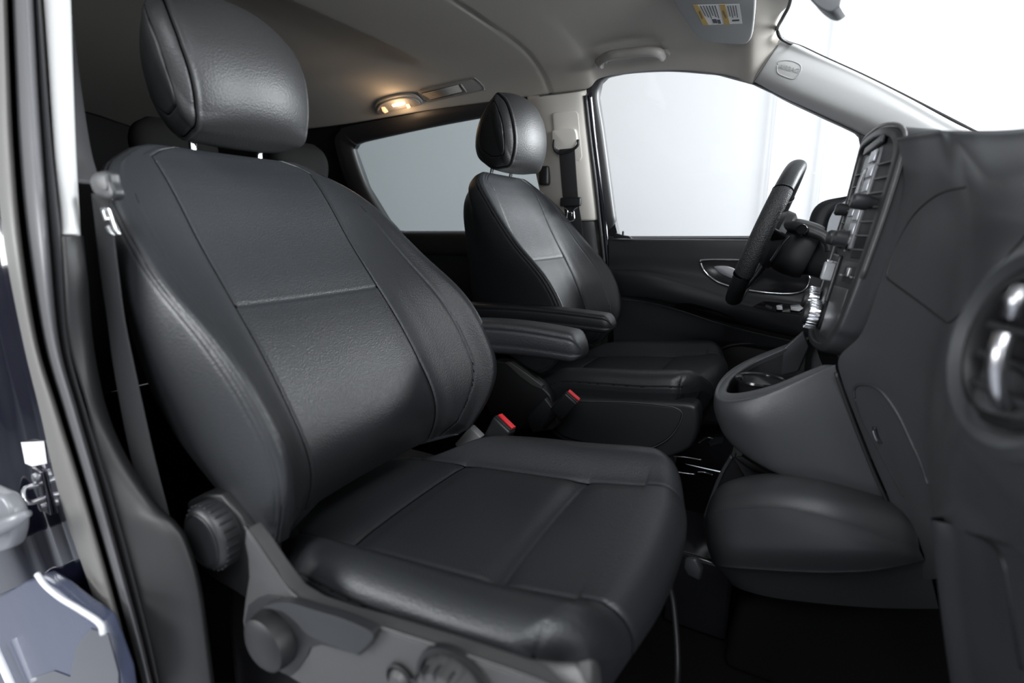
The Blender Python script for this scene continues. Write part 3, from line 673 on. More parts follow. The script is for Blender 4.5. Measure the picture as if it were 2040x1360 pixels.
# ================================================================ DRIVER'S DOOR
door = empty('driver_door', (.4, .84, .3)); tag(door, "black driver's door panel with chrome inner handle and armrest, below the far window", 'car door')
def D(px, py, y): return PY(px, py, y)
rows = [
 [D(1212, 474, .835), D(1300, 475, .835), D(1420, 476, .835), D(1520, 477, .835), D(1620, 478, .835), D(1760, 480, .835)],
 [D(1211, 480, .812), D(1300, 480, .810), D(1420, 481, .808), D(1520, 482, .808), D(1620, 484, .808), D(1760, 486, .808)],
 [D(1211, 505, .805), D(1300, 508, .800), D(1420, 512, .797), D(1520, 516, .797), D(1620, 520, .797), D(1760, 520, .797)],
 [D(1211, 532, .805), D(1290, 535, .795), D(1400, 548, .790), D(1500, 572, .787), D(1610, 598, .787), D(1760, 600, .787)],
 [D(1211, 541, .790), D(1290, 543, .770), D(1385, 566, .755), D(1470, 592, .745), D(1580, 603, .750), D(1740, 610, .750)],
 [D(1212, 549, .785), D(1290, 554, .742), D(1385, 578, .725), D(1470, 604, .712), D(1580, 625, .712), D(1720, 640, .715)],
 [D(1213, 562, .780), D(1290, 570, .732), D(1380, 594, .716), D(1465, 620, .706), D(1575, 648, .706), D(1700, 664, .710)],
 [D(1214, 585, .786), D(1290, 592, .742), D(1380, 612, .728), D(1465, 638, .718), D(1575, 665, .714), D(1700, 680, .714)],
 [D(1216, 593, .775), D(1295, 600, .765), D(1380, 622, .755), D(1465, 646, .745), D(1575, 672, .740), D(1700, 690, .740)],
 [D(1220, 640, .785), D(1300, 650, .775), D(1380, 665, .768), D(1465, 680, .758), D(1575, 694, .750), D(1700, 705, .750)],
 [D(1222, 700, .790), D(1300, 700, .785), D(1380, 700, .780), D(1465, 710, .775), D(1575, 720, .770), D(1700, 740, .770)],
 [D(1226, 860, .800), D(1300, 850, .800), D(1380, 850, .800), D(1465, 850, .800), D(1575, 860, .800), D(1700, 880, .80)]]
dp_ = grid_obj('door_panel', dense(rows, 150, 160), DASHL, door, thick=-.01)
bvd = bvh_of(dp_)
seam('panel_seam', bvd, [(1214, 588), (1290, 596), (1360, 612), (1420, 632), (1500, 655), (1600, 677), (1700, 693)], .0022, PLASTD, door, -.0005)
seam('panel_seam', bvd, [(1214, 594), (1290, 602), (1360, 620), (1420, 640), (1500, 662), (1600, 684)], .0018, SHELL, door, .001)
# armrest pull pocket, dark slot
pk = [hit(bvd, *p, .001) for p in [(1343, 612), (1352, 604), (1375, 603), (1410, 612), (1450, 626), (1470, 640), (1475, 646), (1440, 640), (1400, 630), (1365, 619)]]
slab('pull_pocket', pk, (0, -.002, 0), PLASTD, door, bev=.0008, smooth_n=60)
# lower pocket rim
pk = [hit(bvd, *p, .001) for p in [(1425, 700), (1440, 688), (1480, 682), (1530, 684), (1590, 690), (1600, 700)]]
tube('pocket_rim', [PY(1418, 722, .76), PY(1432, 700, .76), PY(1455, 688, .76), PY(1500, 684, .76), PY(1560, 688, .76), PY(1640, 700, .76)], .006, PLAST, door)
slab('map_pocket', [PY(a, b, .765) for a, b in [(1428, 705), (1450, 690), (1500, 687), (1560, 690), (1640, 702), (1640, 800), (1440, 780)]], (0, .02, 0), PLASTD, door, bev=.002)
# handle bowl: dark inset, bright bezel, silver pull
bz = [(1396, 521), (1401, 518), (1440, 517), (1500, 519), (1560, 524), (1598, 536), (1612, 552), (1610, 568), (1598, 580), (1575, 585), (1530, 584), (1490, 579), (1455, 572), (1425, 560), (1404, 540)]
bp_ = [hit(bvd, *p, .002) for p in bz]
slab('handle_bowl', bp_, (0, -.002, 0), GLOSSB, door, bev=.0006, smooth_n=90)
seam('handle_bezel', bvd, bz, .0034, CHROME, door, .004, closed=True)
slab('door_handle', [hit(bvd, *p, .006) for p in [(1424, 530), (1446, 529), (1462, 534), (1478, 545), (1490, 558), (1482, 562), (1462, 556), (1440, 547), (1428, 538)]], (0, -.006, 0), SATIN, door, bev=.002, smooth_n=50)
# switches on the armrest
bvd2 = bvh_of(dp_)
sb = slab('switch_plate', [hit(bvd2, *p, .001) for p in [(1500, 610), (1520, 600), (1610, 603), (1625, 612), (1610, 626), (1540, 620)]], (0, -.002, 0), GLOSSB, door, bev=.0008)
for q in ([(1546, 610), (1558, 608), (1559, 618), (1547, 618)], [(1574, 609), (1592, 608), (1602, 614), (1592, 621), (1575, 619)]):
    slab('window_switch', [hit(bvd2, *p, .004) for p in q], (0, -.004, 0), SATIN, sb, bev=.001)
# door lock pin and window guide at the sill
lathe('lock_pin', [(.004, 0), (.004, .018), (.003, .022)], PW(1241, 472, -.01), (0, 0, 1), PLASTD, door, seg=16)
slab('sill_corner', [PY(a, b, .80) for a, b in [(1222, 474), (1226, 464), (1238, 468), (1252, 470), (1258, 475)]], (0, .02, 0), PLAST, door, bev=.002)
# mirror triangle and quarter post at the front of the window
slab('mirror_triangle', [PT(a, b, -.002) for a, b in [(1712, 268), (1722, 272), (1760, 300), (1800, 360), (1800, 480), (1716, 480), (1716, 300)]], (0, .012, .003), PLASTD, door, bev=.002)
tube('window_channel', [PT(1727, 278, -.01), PT(1730, 320, -.01), PT(1730, 400, -.01), PT(1730, 478, -.01)], .005, RUBBERG, door)

# door mirror outside
mr = empty('door_mirror', (.8, 1.0, .93)); tag(mr, 'black door mirror outside the driver window, beside the steering wheel', 'mirror')
my = lambda a, b, y: PY(a, b, y)
A = [(1612, 470), (1612, 440), (1622, 415), (1642, 400), (1680, 392), (1705, 388), (1712, 400), (1712, 480), (1640, 482)]
Bq = [(1636, 466), (1640, 440), (1650, 420), (1664, 406), (1682, 397), (1692, 397), (1690, 420), (1684, 480), (1644, 480)]
MC = PY(1664, 440, 1.02); MN = np.array([.87, .49, .05]); MN /= np.linalg.norm(MN)
mp = lambda L, o, k=1.: (lambda Q: (Q-Q.mean(0))*k+Q.mean(0)+MN*o)(np.array([pl(a, b, MN, MN@MC) for a, b in L]))
ring0 = mp(A, 0); ring1 = mp([(p[0]*.6+q[0]*.4, p[1]*.6+q[1]*.4) for p, q in zip(A, Bq)], .006); ring2 = mp(Bq, .004); back = mp(A, .05, .92); back2 = mp(A, .085, .6)
G = np.array([cr(r_, 70, True) for r_ in (back2, back, ring0, ring1, ring2, ring2+MN*.012)])
grid_obj('mirror_housing', dense(G, 40, 70), PLAST, mr, cu=True)
slab('mirror_glass', [p+MN*.008 for p in ring2], tuple(MN*.003), MIRRORM, mr, bev=0, smooth_n=60)

# ================================================================ HEADLINER FITTINGS
bvh_ = bvh_of(HL)
def hl(px, py, lift=.0): 
    p = hit(bvh_, px, py, lift); return p if p is not None else PZ(px, py, 1.43)
def hn(px, py):
    a, b, c = hl(px-12, py), hl(px+12, py), hl(px, py+8); n = np.cross(b-a, c-a); n /= np.linalg.norm(n); return n if n@(CAM-a) > 0 else -n
def plane3(p, q, r_, lift):
    v = [hl(*p), hl(*q), hl(*r_)]; n = np.cross(v[1]-v[0], v[2]-v[0]); n /= np.linalg.norm(n); n = n if n@(CAM-v[0]) > 0 else -n
    d = max(n@x for x in v)+lift; return n, lambda a, b, o=0.: pl(a, b, n, d+o)
GH_MAT = mat('beige_grey_plastic', (.30, .285, .265), .5, bump=.1, scale=400)
def grab(name, label, pth, r, cat='grab handle', flat=(1, .7)):
    n = hn(*pth[len(pth)//2]); g = empty(name, tuple(hl(*pth[0]))); tag(g, label, cat)
    P = [hl(*pth[0], .002), hl(*pth[0], .012)]+[hl(*p, .030) for p in pth[1:-1]]+[hl(*pth[-1], .012), hl(*pth[-1], .002)]
    tube('handle_grip', P, r, GH_MAT, g, seg=16, flat=flat); 
    for p in (pth[0], pth[-1]): lathe('handle_mount', [(r*1.5, -.002), (r*1.45, .004), (r*1.2, .007)], hl(*p), n, GH_MAT, g, seg=24)
    return g
g1 = grab('grab_handle', 'grey grab handle on the headliner above the driver window', [(1198, 122), (1196, 104), (1215, 92), (1250, 86), (1290, 82), (1316, 86), (1322, 106)], .014)
# dome lamp with integrated handle, lit
dl = empty('reading_lamp', tuple(hl(795, 205))); tag(dl, 'lit warm reading lamp in a grey surround behind the driver, beside the ceiling vent', 'lamp')
o_ = [(748, 212), (752, 200), (768, 192), (800, 185), (828, 186), (842, 198), (838, 206), (810, 211), (775, 220), (757, 224)]
slab('lamp_surround', [hl(*p, .002) for p in o_], tuple(hn(795, 203)*.010), GH_MAT, dl, bev=.004, smooth_n=60)
tube('lamp_rim', [hl(*p, .013) for p in [(754, 214), (762, 202), (785, 193), (812, 189), (832, 195), (838, 203)]], .006, GH_MAT, dl)
slab('lamp_lens', [hl(*p, .014) for p in [(783, 203), (790, 199), (808, 196), (810, 201), (800, 205), (786, 207)]], tuple(hn(795, 203)*.003), BULB2, dl, bev=.001)
slab('lamp_lens', [hl(*p, .014) for p in [(762, 208), (768, 207), (776, 217), (770, 220), (765, 216)]], tuple(hn(795, 203)*.003), BULB, dl, bev=.001)
slab('lamp_lens', [hl(*p, .014) for p in [(811, 203), (817, 201), (821, 208), (815, 211)]], tuple(hn(795, 203)*.003), BULB, dl, bev=.001)
for a, b, e in ((797, 200, .5), (1300, 40, 0)):
    if e:
        l = bpy.data.lights.new('reading_lamp_bulb', 'POINT'); l.energy = e; l.color = (1, .66, .38); l.shadow_soft_size = .03
        o = bpy.data.objects.new('reading_lamp_bulb', l); COL.objects.link(o); o.location = tuple(hl(a, b, .05))
# ceiling vent
cv = empty('ceiling_vent', tuple(hl(900, 180))); tag(cv, 'rectangular grey air vent with slats in the headliner', 'air vent')
vN, VP = plane3((842, 192), (955, 165), (900, 182), .001)
o_ = [(833, 181), (870, 171), (935, 156), (950, 157), (967, 178), (930, 186), (856, 203), (850, 200)]
slab('vent_frame', [VP(*p) for p in o_], tuple(vN*.004), GH_MAT, cv, bev=.0015)
slab('vent_opening', [VP(*p, .0042) for p in [(840, 185), (912, 168), (922, 183), (900, 190), (858, 199)]], tuple(vN*.0006), mat('vent_shadow', (.04, .04, .038), .7), cv, bev=0)
for k in range(5):
    t = (k+.5)/5; a0, b0, a1, b1 = 841+t*17, 186+t*12, 913+t*8, 169+t*13
    tube('vent_slat', [VP(a0, b0, .006), VP(a1, b1, .006)], .0034, GH_MAT, cv, seg=8)
tube('vent_tab', [VP(918, 168, .006), VP(929, 183, .006)], .003, GH_MAT, cv, seg=8)
tube('vent_rim', [VP(*p, .004) for p in [(835, 182), (870, 172), (935, 157), (949, 158), (964, 177), (930, 185), (857, 201)]], .0018, GH_MAT, cv, seg=6, closed=True)
# sun visor with warning label
sv = empty('sun_visor', (.42, .5, 1.44)); tag(sv, 'grey sun visor with a yellow and white warning label, above the driver', 'sun visor')
VZ = 1.435
vo = [(1318, -45), (1338, 0), (1362, 40), (1386, 73), (1402, 82), (1440, 88), (1478, 90), (1492, 84), (1499, 70), (1503, 40), (1506, 0), (1506, -45)]
v3 = [hl(1350, 2, .020), hl(1500, 4, .022), hl(1470, 86, .024)]; vn = np.cross(v3[1]-v3[0], v3[2]-v3[0]); vn /= np.linalg.norm(vn); vn = vn if vn[2] < 0 else -vn; vd0 = vn@v3[0]
PVs = lambda a, b, lift=0.: pl(a, b, vn, vd0+lift)
vq = [PVs(a, b) for a, b in vo]; 
vm = mat('visor_vinyl', (.30, .305, .30), .6, bump=.15, scale=500)
vis = slab('visor_panel', vq, tuple(-vn*.014), vm, sv, bev=.006, seg=4, smooth_n=90)
def lab(name, q, m_, lift): return slab(name, [PVs(a, b, lift) for a, b in q], tuple(-vn*.0004), m_, vis, bev=0)
lab('warning_label', [(1380, 10), (1473, 8), (1479, 47), (1401, 50)], WHITEP, .0006)
lab('label_band', [(1380, 10), (1390, 10), (1412, 50), (1401, 50)], YELLOW, .0012)
lab('label_band', [(1433, 9), (1444, 9), (1454, 49), (1443, 49)], YELLOW, .0012)
sm = lambda p, u_, v_: (np.array(p[0])*(1-u_)*(1-v_)+np.array(p[1])*u_*(1-v_)+np.array(p[2])*u_*v_+np.array(p[3])*(1-u_)*v_)
def prnt(quad, lines, name):
    k = 0
    for (u0, u1, v0, v1) in lines:
        q = [sm(quad, u0, v0), sm(quad, u1, v0), sm(quad, u1, v1), sm(quad, u0, v1)]
        lab(name, [tuple(a) for a in q], INK, .0012)
QL = [(1391, 10), (1433, 9), (1443, 49), (1412, 50)]; QR = [(1444, 9), (1473, 8), (1479, 47), (1454, 49)]
prnt(QL, [(.06+.14*i, .10+.14*i, .05, .55+.07*(i % 3)) for i in range(6)]+[(.35, .6, .72, .92), (.64, .82, .75, .95)], 'label_print')
prnt(QR, [(.15+.18*i, .20+.18*i, .08, .6+.08*(i % 2)) for i in range(4)]+[(.25, .8, .78, .86)], 'label_print')
for s_, (a, b) in (('WARNING', (1396, 30)), ('WARNING', (1443, 29))):
    c_ = PVs(a, b, .0015); d_ = PVs(a+8, b+16, .0015)-PVs(a-6, b-16, .0015)
    text('warning_lettering', s_, .0068, INK, vis, surfmat(c_, d_, vn), .0001)
# interior mirror, only its corner shows
rm = empty('interior_mirror', (.64, -.10, 1.26)); tag(rm, 'grey interior mirror, its corner hanging in front of the windscreen', 'mirror')
mo = [(1600, -30), (1612, -6), (1632, 14), (1652, 23), (1668, 16), (1675, 4), (1676, -40)]
slab('mirror_shell', [PY(a, b, -.10) for a, b in mo], (.012, .05, .0), mat('mirror_shell_grey', (.10, .105, .11), .45), rm, bev=.006, smooth_n=60)
tube('mirror_stalk', [PY(1640, -30, -.07), (.70, -.02, 1.38), (.69, .0, 1.46)], .008, PLASTD, rm)

# ================================================================ DRIVER'S BELT
sb = empty('seat_belt', tuple(PT(1130, 300, -.03))); tag(sb, "driver's seat belt hanging on the light grey pillar trim", 'seat belt')
slab('guide_plate', [PT(a, b, -.026) for a, b in [(1101, 228), (1106, 224), (1148, 222), (1152, 226), (1160, 312), (1156, 320), (1118, 318), (1108, 312)]], (0, -.004, -.001), TRIMB, sb, bev=.002)
slab('guide_cover', [PT(a, b, -.030) for a, b in [(1104, 264), (1108, 259), (1142, 256), (1150, 262), (1152, 280), (1146, 292), (1132, 298), (1115, 297), (1106, 288)]], (0, -.018, -.004), TRIMB, sb, bev=.006, smooth_n=60)
tube('guide_ring', [PT(1104, 278, -.045), PT(1104, 296, -.05), PT(1114, 305, -.05), PT(1134, 302, -.05), PT(1150, 290, -.05), PT(1152, 278, -.045)], .005, PLASTD, sb)
ribbon('belt_webbing', [PT(1129, 296, -.048), PT(1132, 340, -.05), PT(1137, 400, -.055), PT(1143, 440, -.06), PW(1150, 500, -.055), PW(1156, 570, -.045), PW(1160, 640, -.04)], (1, 0, 0), .062, .0022, WEB, sb)
tg = box('belt_tongue', PT(1137, 402, -.062), (.082, .018, .032), PLASTD, sb, bev=.005)
c1 = PT(1137, 424, -.066)
tube('latch_plate', [c1+np.array(v) for v in [(-.026, 0, .020), (-.013, 0, .008), (-.014, 0, -.026), (.014, 0, -.026), (.013, 0, .008), (.026, 0, .020)]], .0026, CHROME, tg, n=60)
tube('latch_plate', [c1+np.array(v) for v in [(-.010, 0, .002), (.004, 0, .002), (.004, 0, -.012)]], .0022, CHROME, tg, n=20)
box('belt_height_catch', PT(1085, 350, -.03), (.04, .03, .07), PLASTD, sb, bev=.008)

# ================================================================ REAR: second-row seats, side panel
rp_ = [[PW(770, 466, -.005), PW(850, 466, -.005), PW(930, 466, -.005), PW(1010, 466, -.005), PW(1100, 466, -.005)],
       [PW(770, 470, -.03), PW(850, 470, -.03), PW(930, 470, -.03), PW(1010, 470, -.03), PW(1100, 470, -.03)],
       [PW(770, 500, -.035), PW(850, 500, -.035), PW(930, 502, -.035), PW(1010, 504, -.035), PW(1100, 505, -.035)],
       [PW(770, 506, -.02), PW(850, 508, -.02), PW(930, 510, -.02), PW(1010, 512, -.02), PW(1100, 514, -.02)],
       [PW(770, 560, -.02), PW(850, 562, -.02), PW(930, 565, -.02), PW(1010, 570, -.02), PW(1100, 575, -.02)],
       [PW(770, 640, -.0), PW(850, 650, -.0), PW(930, 660, -.0), PW(1010, 670, -.0), PW(1100, 680, -.0)]]
tag(grid_obj('side_door_panel', dense(rp_, 60, 40), mat('rear_panel_black', (.02, .022, .022), .45), thick=.01), 'black ribbed panel below the tinted side window', 'door panel')
def rear_seat(label, y, x=-1.20, s=1.0):
    t = empty('rear_seat', (x, y, 0)); tag(t, label, 'car seat', 'second-row seats')
    G = []
    fab = mat('rear_seat_fabric', (.007, .0068, .0068), .8, bump=.3, scale=300, spec=.2)
    for v, hw_, w0, w1 in [(0, .20, .04, -.10), (.1, .23, .06, -.11), (.3, .235, .04, -.11), (.45, .23, .03, -.10), (.56, .20, .01, -.08), (.60, .15, -.01, -.06)]:
        ring = []
        for k in range(40):
            a = 2*math.pi*k/40; c_, s_ = math.cos(a), math.sin(a); ring.append((x+(w0+w1)/2+(w0-w1)/2*abs(c_)**.6*np.sign(c_)-.22*v, y+hw_*abs(s_)**.5*np.sign(s_), .48+v))
        G.append(ring)
    grid_obj('backrest', dense(np.array(G), 30, 40)[:, :, :], fab, t, cu=True, caps=True)
    G = []
    for v, hw_, tk in [(0, .09, .035), (.03, .12, .05), (.10, .135, .055), (.15, .12, .045), (.18, .08, .025)]:
        ring = []
        for k in range(32):
            a = 2*math.pi*k/32; c_, s_ = math.cos(a), math.sin(a); ring.append((x-.16+tk*abs(c_)**.7*np.sign(c_), y+hw_*abs(s_)**.6*np.sign(s_), 1.075+v))
        G.append(ring)
    grid_obj('headrest', dense(np.array(G), 30, 32), fab, t, cu=True, caps=True)
    for dy in (-.06, .06): tube('headrest_post', [(x-.15, y+dy, 1.04), (x-.16, y+dy, 1.14)], .006, CHROME, t)
    bx = box('seat_cushion', (x+.22, y, .42), (.48, .47, .13), fab, t, bev=.045, seg=5)
    box('seat_base', (x+.20, y, .18), (.36, .36, .36), PLASTD, t, bev=.02)
rear_seat('dark second-row seat showing between the front headrests, near the tinted window', .42, -1.04)
rear_seat('dark second-row seat mostly hidden behind the passenger headrest', -.07, -1.04)

# ================================================================ NEAR B-PILLAR, rubber seals, painted side
st_y = [-80, 150, 300, 480, 680, 820, 1005, 1237, 1360, 1480]
def col(xs, o):
    return [PN(x, y, o_) for x, y, o_ in zip(xs, st_y, o if hasattr(o, '__len__') else [o]*len(st_y))]
C1 = [-20, -14, -8, 8, 46, 80, 124, 202, 234, 268]; C2 = [12, 20, 27, 43, 75, 117, 174, 240, 266, 296]
C3 = [20, 30, 38, 56, 88, 128, 184, 250, 284, 312]; C4 = [62, 74, 84, 98, 118, 156, 210, 274, 304, 332]
C5 = [76, 92, 104, 122, 136, 172, 228, 290, 318, 345]
def strip(name, L, Rr, oL, oR, bulge, material, label):
    L, Rr = np.array(L, float), np.array(Rr, float)
    P = lambda f, o: np.array(col(L*(1-f)+Rr*f, o))
    mid, q1, q3 = P(.5, oL+bulge), P(.22, oL+bulge*.75), P(.78, oR+bulge*.75); a, b = P(0, oL), P(1, oR)
    G = np.stack([P(.0, oL-.02), a, q1, mid, q3, b, P(1., oR-.02)], 1)
    return structure(grid_obj(name, dense(G, 90, 32), material, thick=.0), label)
strip('trim_13', C1, C2, .012, .012, .012, RUBBERG, 'light grey rubber seal of the passenger door opening, nearest the paintwork')
strip('trim_14', C2, C3, -.004, -.004, .0, PLASTD, 'dark gap between the two door seals')
strip('trim_15', C3, C4, .004, .004, .012, mat('second_seal_grey', (.10, .10, .105), .42), 'inner rubber seal of the passenger door opening')
strip('trim_16', C4, C5, -.002, -.002, .004, RUBBER, 'dark lip beside the light pillar trim')
# lower pillar trim, flares forward at the foot
TR = [(122, 165, 470), (128, 175, 560), (136, 185, 680), (172, 210, 805), (195, 250, 905), (226, 310, 1000), (240, 352, 1042), (250, 376, 1085), (278, 402, 1180), (318, 426, 1360), (345, 440, 1480)]
G = []
for a, b, y in TR:
    pt = lambda f, o: PN(a+(b-a)*f, y, o)
    G.append([pt(0, -.02), pt(0, 0), pt(.35, -.004), pt(.8, -.016), pt(1, -.030), pt(.985, -.06), pt(.90, -.10)])
structure(grid_obj('trim_17', dense(np.array(G), 80, 40), LITGREY), 'dark lower trim of the near door pillar, flaring at its foot')
G = []
for a, b, y in [(62, 120, -220), (76, 134, -80), (85, 140, 0), (95, 144, 130), (105, 150, 290), (117, 158, 440), (120, 160, 468), (121, 160, 471)]:
    k = 0 if y < 471 else .02
    pt = lambda f, o: PN(a+(b-a)*f, y, o-k)
    G.append([pt(0, -.03), pt(0, -.008), pt(.2, -.004), pt(.7, -.010), pt(1, -.022), pt(.99, -.034), pt(.9, -.05)])
structure(grid_obj('trim_18', dense(np.array(G), 60, 40), TRIM), 'light grey upper trim of the near door pillar')
# painted door shut face, glossy dark blue
G = []
for y, xr in zip(st_y, C1):
    G.append([PN(xr+6, y, .004), PN(xr-10, y, .0), PN(xr-40, y, -.008), PN(xr-90, y, .010), PN(xr-170, y, .035), PN(xr-300, y, .05), PN(xr-420, y, .05)])
body = structure(grid_obj('wall_body', dense(np.array(G), 90, 60), PAINT), 'glossy dark blue door shut face at the near pillar')
bvb = bvh_of(body)
sg = empty('door_striker', tuple(PN(95, 985, .03))); tag(sg, 'metal door striker bolted to the dark blue pillar, under a white sticker', 'door striker')
pc2 = hit(bvb, 92, 975, .0)
box('striker_plate', pc2+np.array([0, -.004, 0]), (.035, .006, .075), mat('striker_steel', (.12, .12, .14), .25, metal=1.), sg, bev=.002)
for dz_ in (.024, -.024): lathe('bolt', [(.008, .0), (.008, .005), (.004, .006)], pc2+np.array([0, -.007, dz_]), (0, -1, 0), SATIN, sg, seg=16)
tube('striker_loop', [pc2+np.array(v) for v in [(-.006, -.005, .010), (-.006, -.022, .010), (.004, -.028, .0), (.006, -.022, -.010), (.006, -.005, -.010)]], .004, SATIN, sg)
q = [hit(bvb, *p, .001) for p in [(44, 880), (90, 878), (96, 922), (66, 928), (52, 922)]]
tag(slab('sticker', q, (0, -.0006, 0), WHITEP, None, bev=0), 'small white sticker on the dark blue door pillar', 'sticker')
# grey exterior handle of the side door at the edge of the frame
hd = empty('side_door_handle', tuple(PY(0, 1035, -.86))); tag(hd, 'light grey handle at the edge of the painted side door', 'door handle')
hp = lambda a, b, o=0: PY(a, b, -.885-o)
slab('handle_cup', [hp(a, b) for a, b in [(-60, 980), (-10, 985), (12, 1005), (24, 1040), (22, 1075), (6, 1098), (-60, 1105)]], (0, .02, 0), mat('handle_grey', (.20, .205, .22), .35), hd, bev=.006, smooth_n=50)
tube('handle_lever', [hp(-60, 1056, .015), hp(-10, 1052, .02), hp(30, 1036, .018), hp(57, 1022, .01)], [.011, .011, .009, .004], mat('handle_grey', (.20, .205, .22), .35), hd, seg=16)
# sill step under the body side, floor reflection put into its blue-grey colour
STEP_REFL = mat('step_reflection_tint', (.055, .065, .11), .3, coat=.6, var=.1)
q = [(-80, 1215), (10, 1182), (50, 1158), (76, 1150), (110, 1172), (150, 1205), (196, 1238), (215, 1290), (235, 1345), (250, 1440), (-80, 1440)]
stp = slab('sill_step', [PY(a, b, -.872) for a, b in q], (0, .02, 0), STEP_REFL, None, bev=.004); tag(stp, 'sill step at the foot of the near pillar, its reflections set as blue-grey and white colour', 'sill step')
tube('edge_reflection', [PY(a, b, -.885) for a, b in [(74, 1143), (90, 1165), (120, 1190), (160, 1214), (198, 1240), (206, 1262)]], .0035, mat('white_reflection', (.75, .76, .8), .35), stp)  # white tubes stand for bright reflections on the step
tube('edge_reflection', [PY(a, b, -.885) for a, b in [(-10, 1290), (8, 1330), (30, 1380)]], .006, mat('white_reflection', (.75, .76, .8), .35), stp)
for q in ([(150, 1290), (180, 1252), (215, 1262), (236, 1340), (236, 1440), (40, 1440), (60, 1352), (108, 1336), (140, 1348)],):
    slab('dark_paint_patch', [PY(a, b, -.8735) for a, b in q], (0, .0012, 0), PAINT, stp, bev=0)  # patch of dark body paint laid on the step
# door sill
G = []
for t in np.linspace(0, 1, 8):
    x = -1.4+t*1.12
    G.append([(x, -.80, .34), (x, -.86, .345), (x, -.93, .33), (x, -1.00, .29), (x, -1.03, .20), (x, -1.03, .05)])

# ================================================================ PASSENGER'S BELT
pb2 = empty('seat_belt', tuple(PY(200, 365, -.68))); tag(pb2, "passenger's seat belt hanging beside the near pillar, its tongue at shoulder height", 'seat belt')
YB = -.772
ribbon('belt_webbing', [PY(124, 20, -.700), PY(140, 150, -.708), PY(160, 290, -.730), PY(178, 366, -.760)], [(-.55, 1, 0), (-.55, 1, 0), (-.5, 1, 0), (-.4, 1, 0)], .034, .0022, WEB, pb2)
ribbon('belt_webbing', [PY(200, 385, YB), PY(206, 440, YB), PY(218, 540, YB), PY(232, 640, YB), PY(250, 745, YB), PY(282, 900, YB), PY(318, 1040, YB)], [(1, .15, 0), (1, .15, 0), (1, .2, 0), (1, .2, 0), (1, .4, 0), (1, .6, 0), (1, .6, 0)], .033, .0022, WEB, pb2)
tg = slab('belt_tongue', [PY(a, b, YB-.010) for a, b in [(177, 362), (183, 346), (200, 340), (213, 343), (218, 362), (226, 384), (222, 398), (205, 396), (186, 386)]], (0, .014, 0), PLAST, pb2, bev=.005, smooth_n=60)
slab('tongue_inlay', [PY(a, b, YB-.0115) for a, b in [(188, 360), (194, 350), (207, 349), (211, 362), (212, 378), (198, 376)]], (0, .003, 0), SHELL, tg, bev=.001, smooth_n=40)
for q in ([(199, 415), (204, 414), (212, 438), (207, 440)], [(210, 416), (217, 415), (235, 466), (230, 470)], [(209, 452), (215, 448), (224, 464), (229, 468), (218, 469)], [(200, 414), (216, 414), (218, 419), (202, 420)]):
    slab('latch_plate', [PY(a, b, YB-.008) for a, b in q], (0, .003, 0), CHROME, tg, bev=.0008)

# ================================================================ DASHBOARD
dash = empty('dashboard', (.95, 0, .4)); tag(dash, 'black moulded dashboard across the front of the cabin, with centre stack', 'dashboard')
E3 = lambda x, y, z: np.array([x, y, z], float)
cA = [E3(1.10, -.10, 1.0), E3(.86, -.13, 1.025), PY(1788, 276, -.150), PY(1798, 326, -.151), PY(1800, 380, -.150), PY(1776, 480, -.150), PY(1748, 580, -.150), PY(1716, 664, -.148), PY(1672, 712, -.135), PY(1678, 760, -.135), PY(1704, 830, -.135), PY(1740, 920, -.135), PY(1775, 1006, -.135), PY(1790, 1100, -.12)]
cB = [E3(1.12, -.16, 1.0), E3(.90, -.18, 1.02), PY(1826, 268, -.193), PY(1836, 330, -.198), PY(1838, 390, -.200), PY(1818, 490, -.200), PY(1790, 590, -.200), PY(1758, 680, -.195), PY(1730, 735, -.180), PY(1745, 800, -.180), PY(1765, 870, -.180), PY(1790, 950, -.175), PY(1820, 1040, -.17), PY(1835, 1150, -.15)]
cC = [E3(1.15, -.24, 1.0), E3(.94, -.23, 1.01), PY(1868, 262, -.250), PY(1880, 330, -.262), PY(1896, 410, -.280), PY(1885, 500, -.280), PY(1870, 600, -.280), PY(1850, 685, -.275), PY(1832, 750, -.265), PY(1835, 820, -.265), PY(1840, 890, -.26), PY(1850, 960, -.25), PY(1862, 1040, -.25), PY(1880, 1150, -.22)]
cD = [E3(1.18, -.34, .99), E3(1.02, -.30, 1.0), PY(1935, 262, -.285), PY(1950, 347, -.365), PY(1960, 420, -.380), PY(1962, 510, -.380), PY(1950, 600, -.385), PY(1925, 685, -.400), PY(1905, 760, -.420), PY(1885, 840, -.430), PY(1872, 910, -.42), PY(1868, 980, -.40), PY(1870, 1045, -.39), PY(1890, 1160, -.34)]
cE = [E3(1.20, -.46, 1.01), E3(1.05, -.42, 1.02), PY(2045, 258, -.360), PY(2045, 352, -.440), PY(2045, 430, -.460), PY(2045, 500, -.480), PY(2010, 590, -.520), PY(1965, 690, -.570), PY(1925, 780, -.600), PY(1905, 850, -.600), PY(1900, 910, -.57), PY(1900, 980, -.52), PY(1900, 1045, -.50), PY(1930, 1170, -.44)]
cF = [E3(1.22, -.62, 1.0), E3(1.05, -.60, 1.00), E3(.90, -.60, .985), E3(.845, -.60, .955), E3(.835, -.60, .92), E3(.825, -.60, .885), E3(.815, -.62, .845), E3(.800, -.65, .800), E3(.790, -.66, .765), E3(.795, -.64, .730), E3(.81, -.62, .70), E3(.83, -.60, .66), E3(.85, -.58, .62), E3(.88, -.55, .56)]
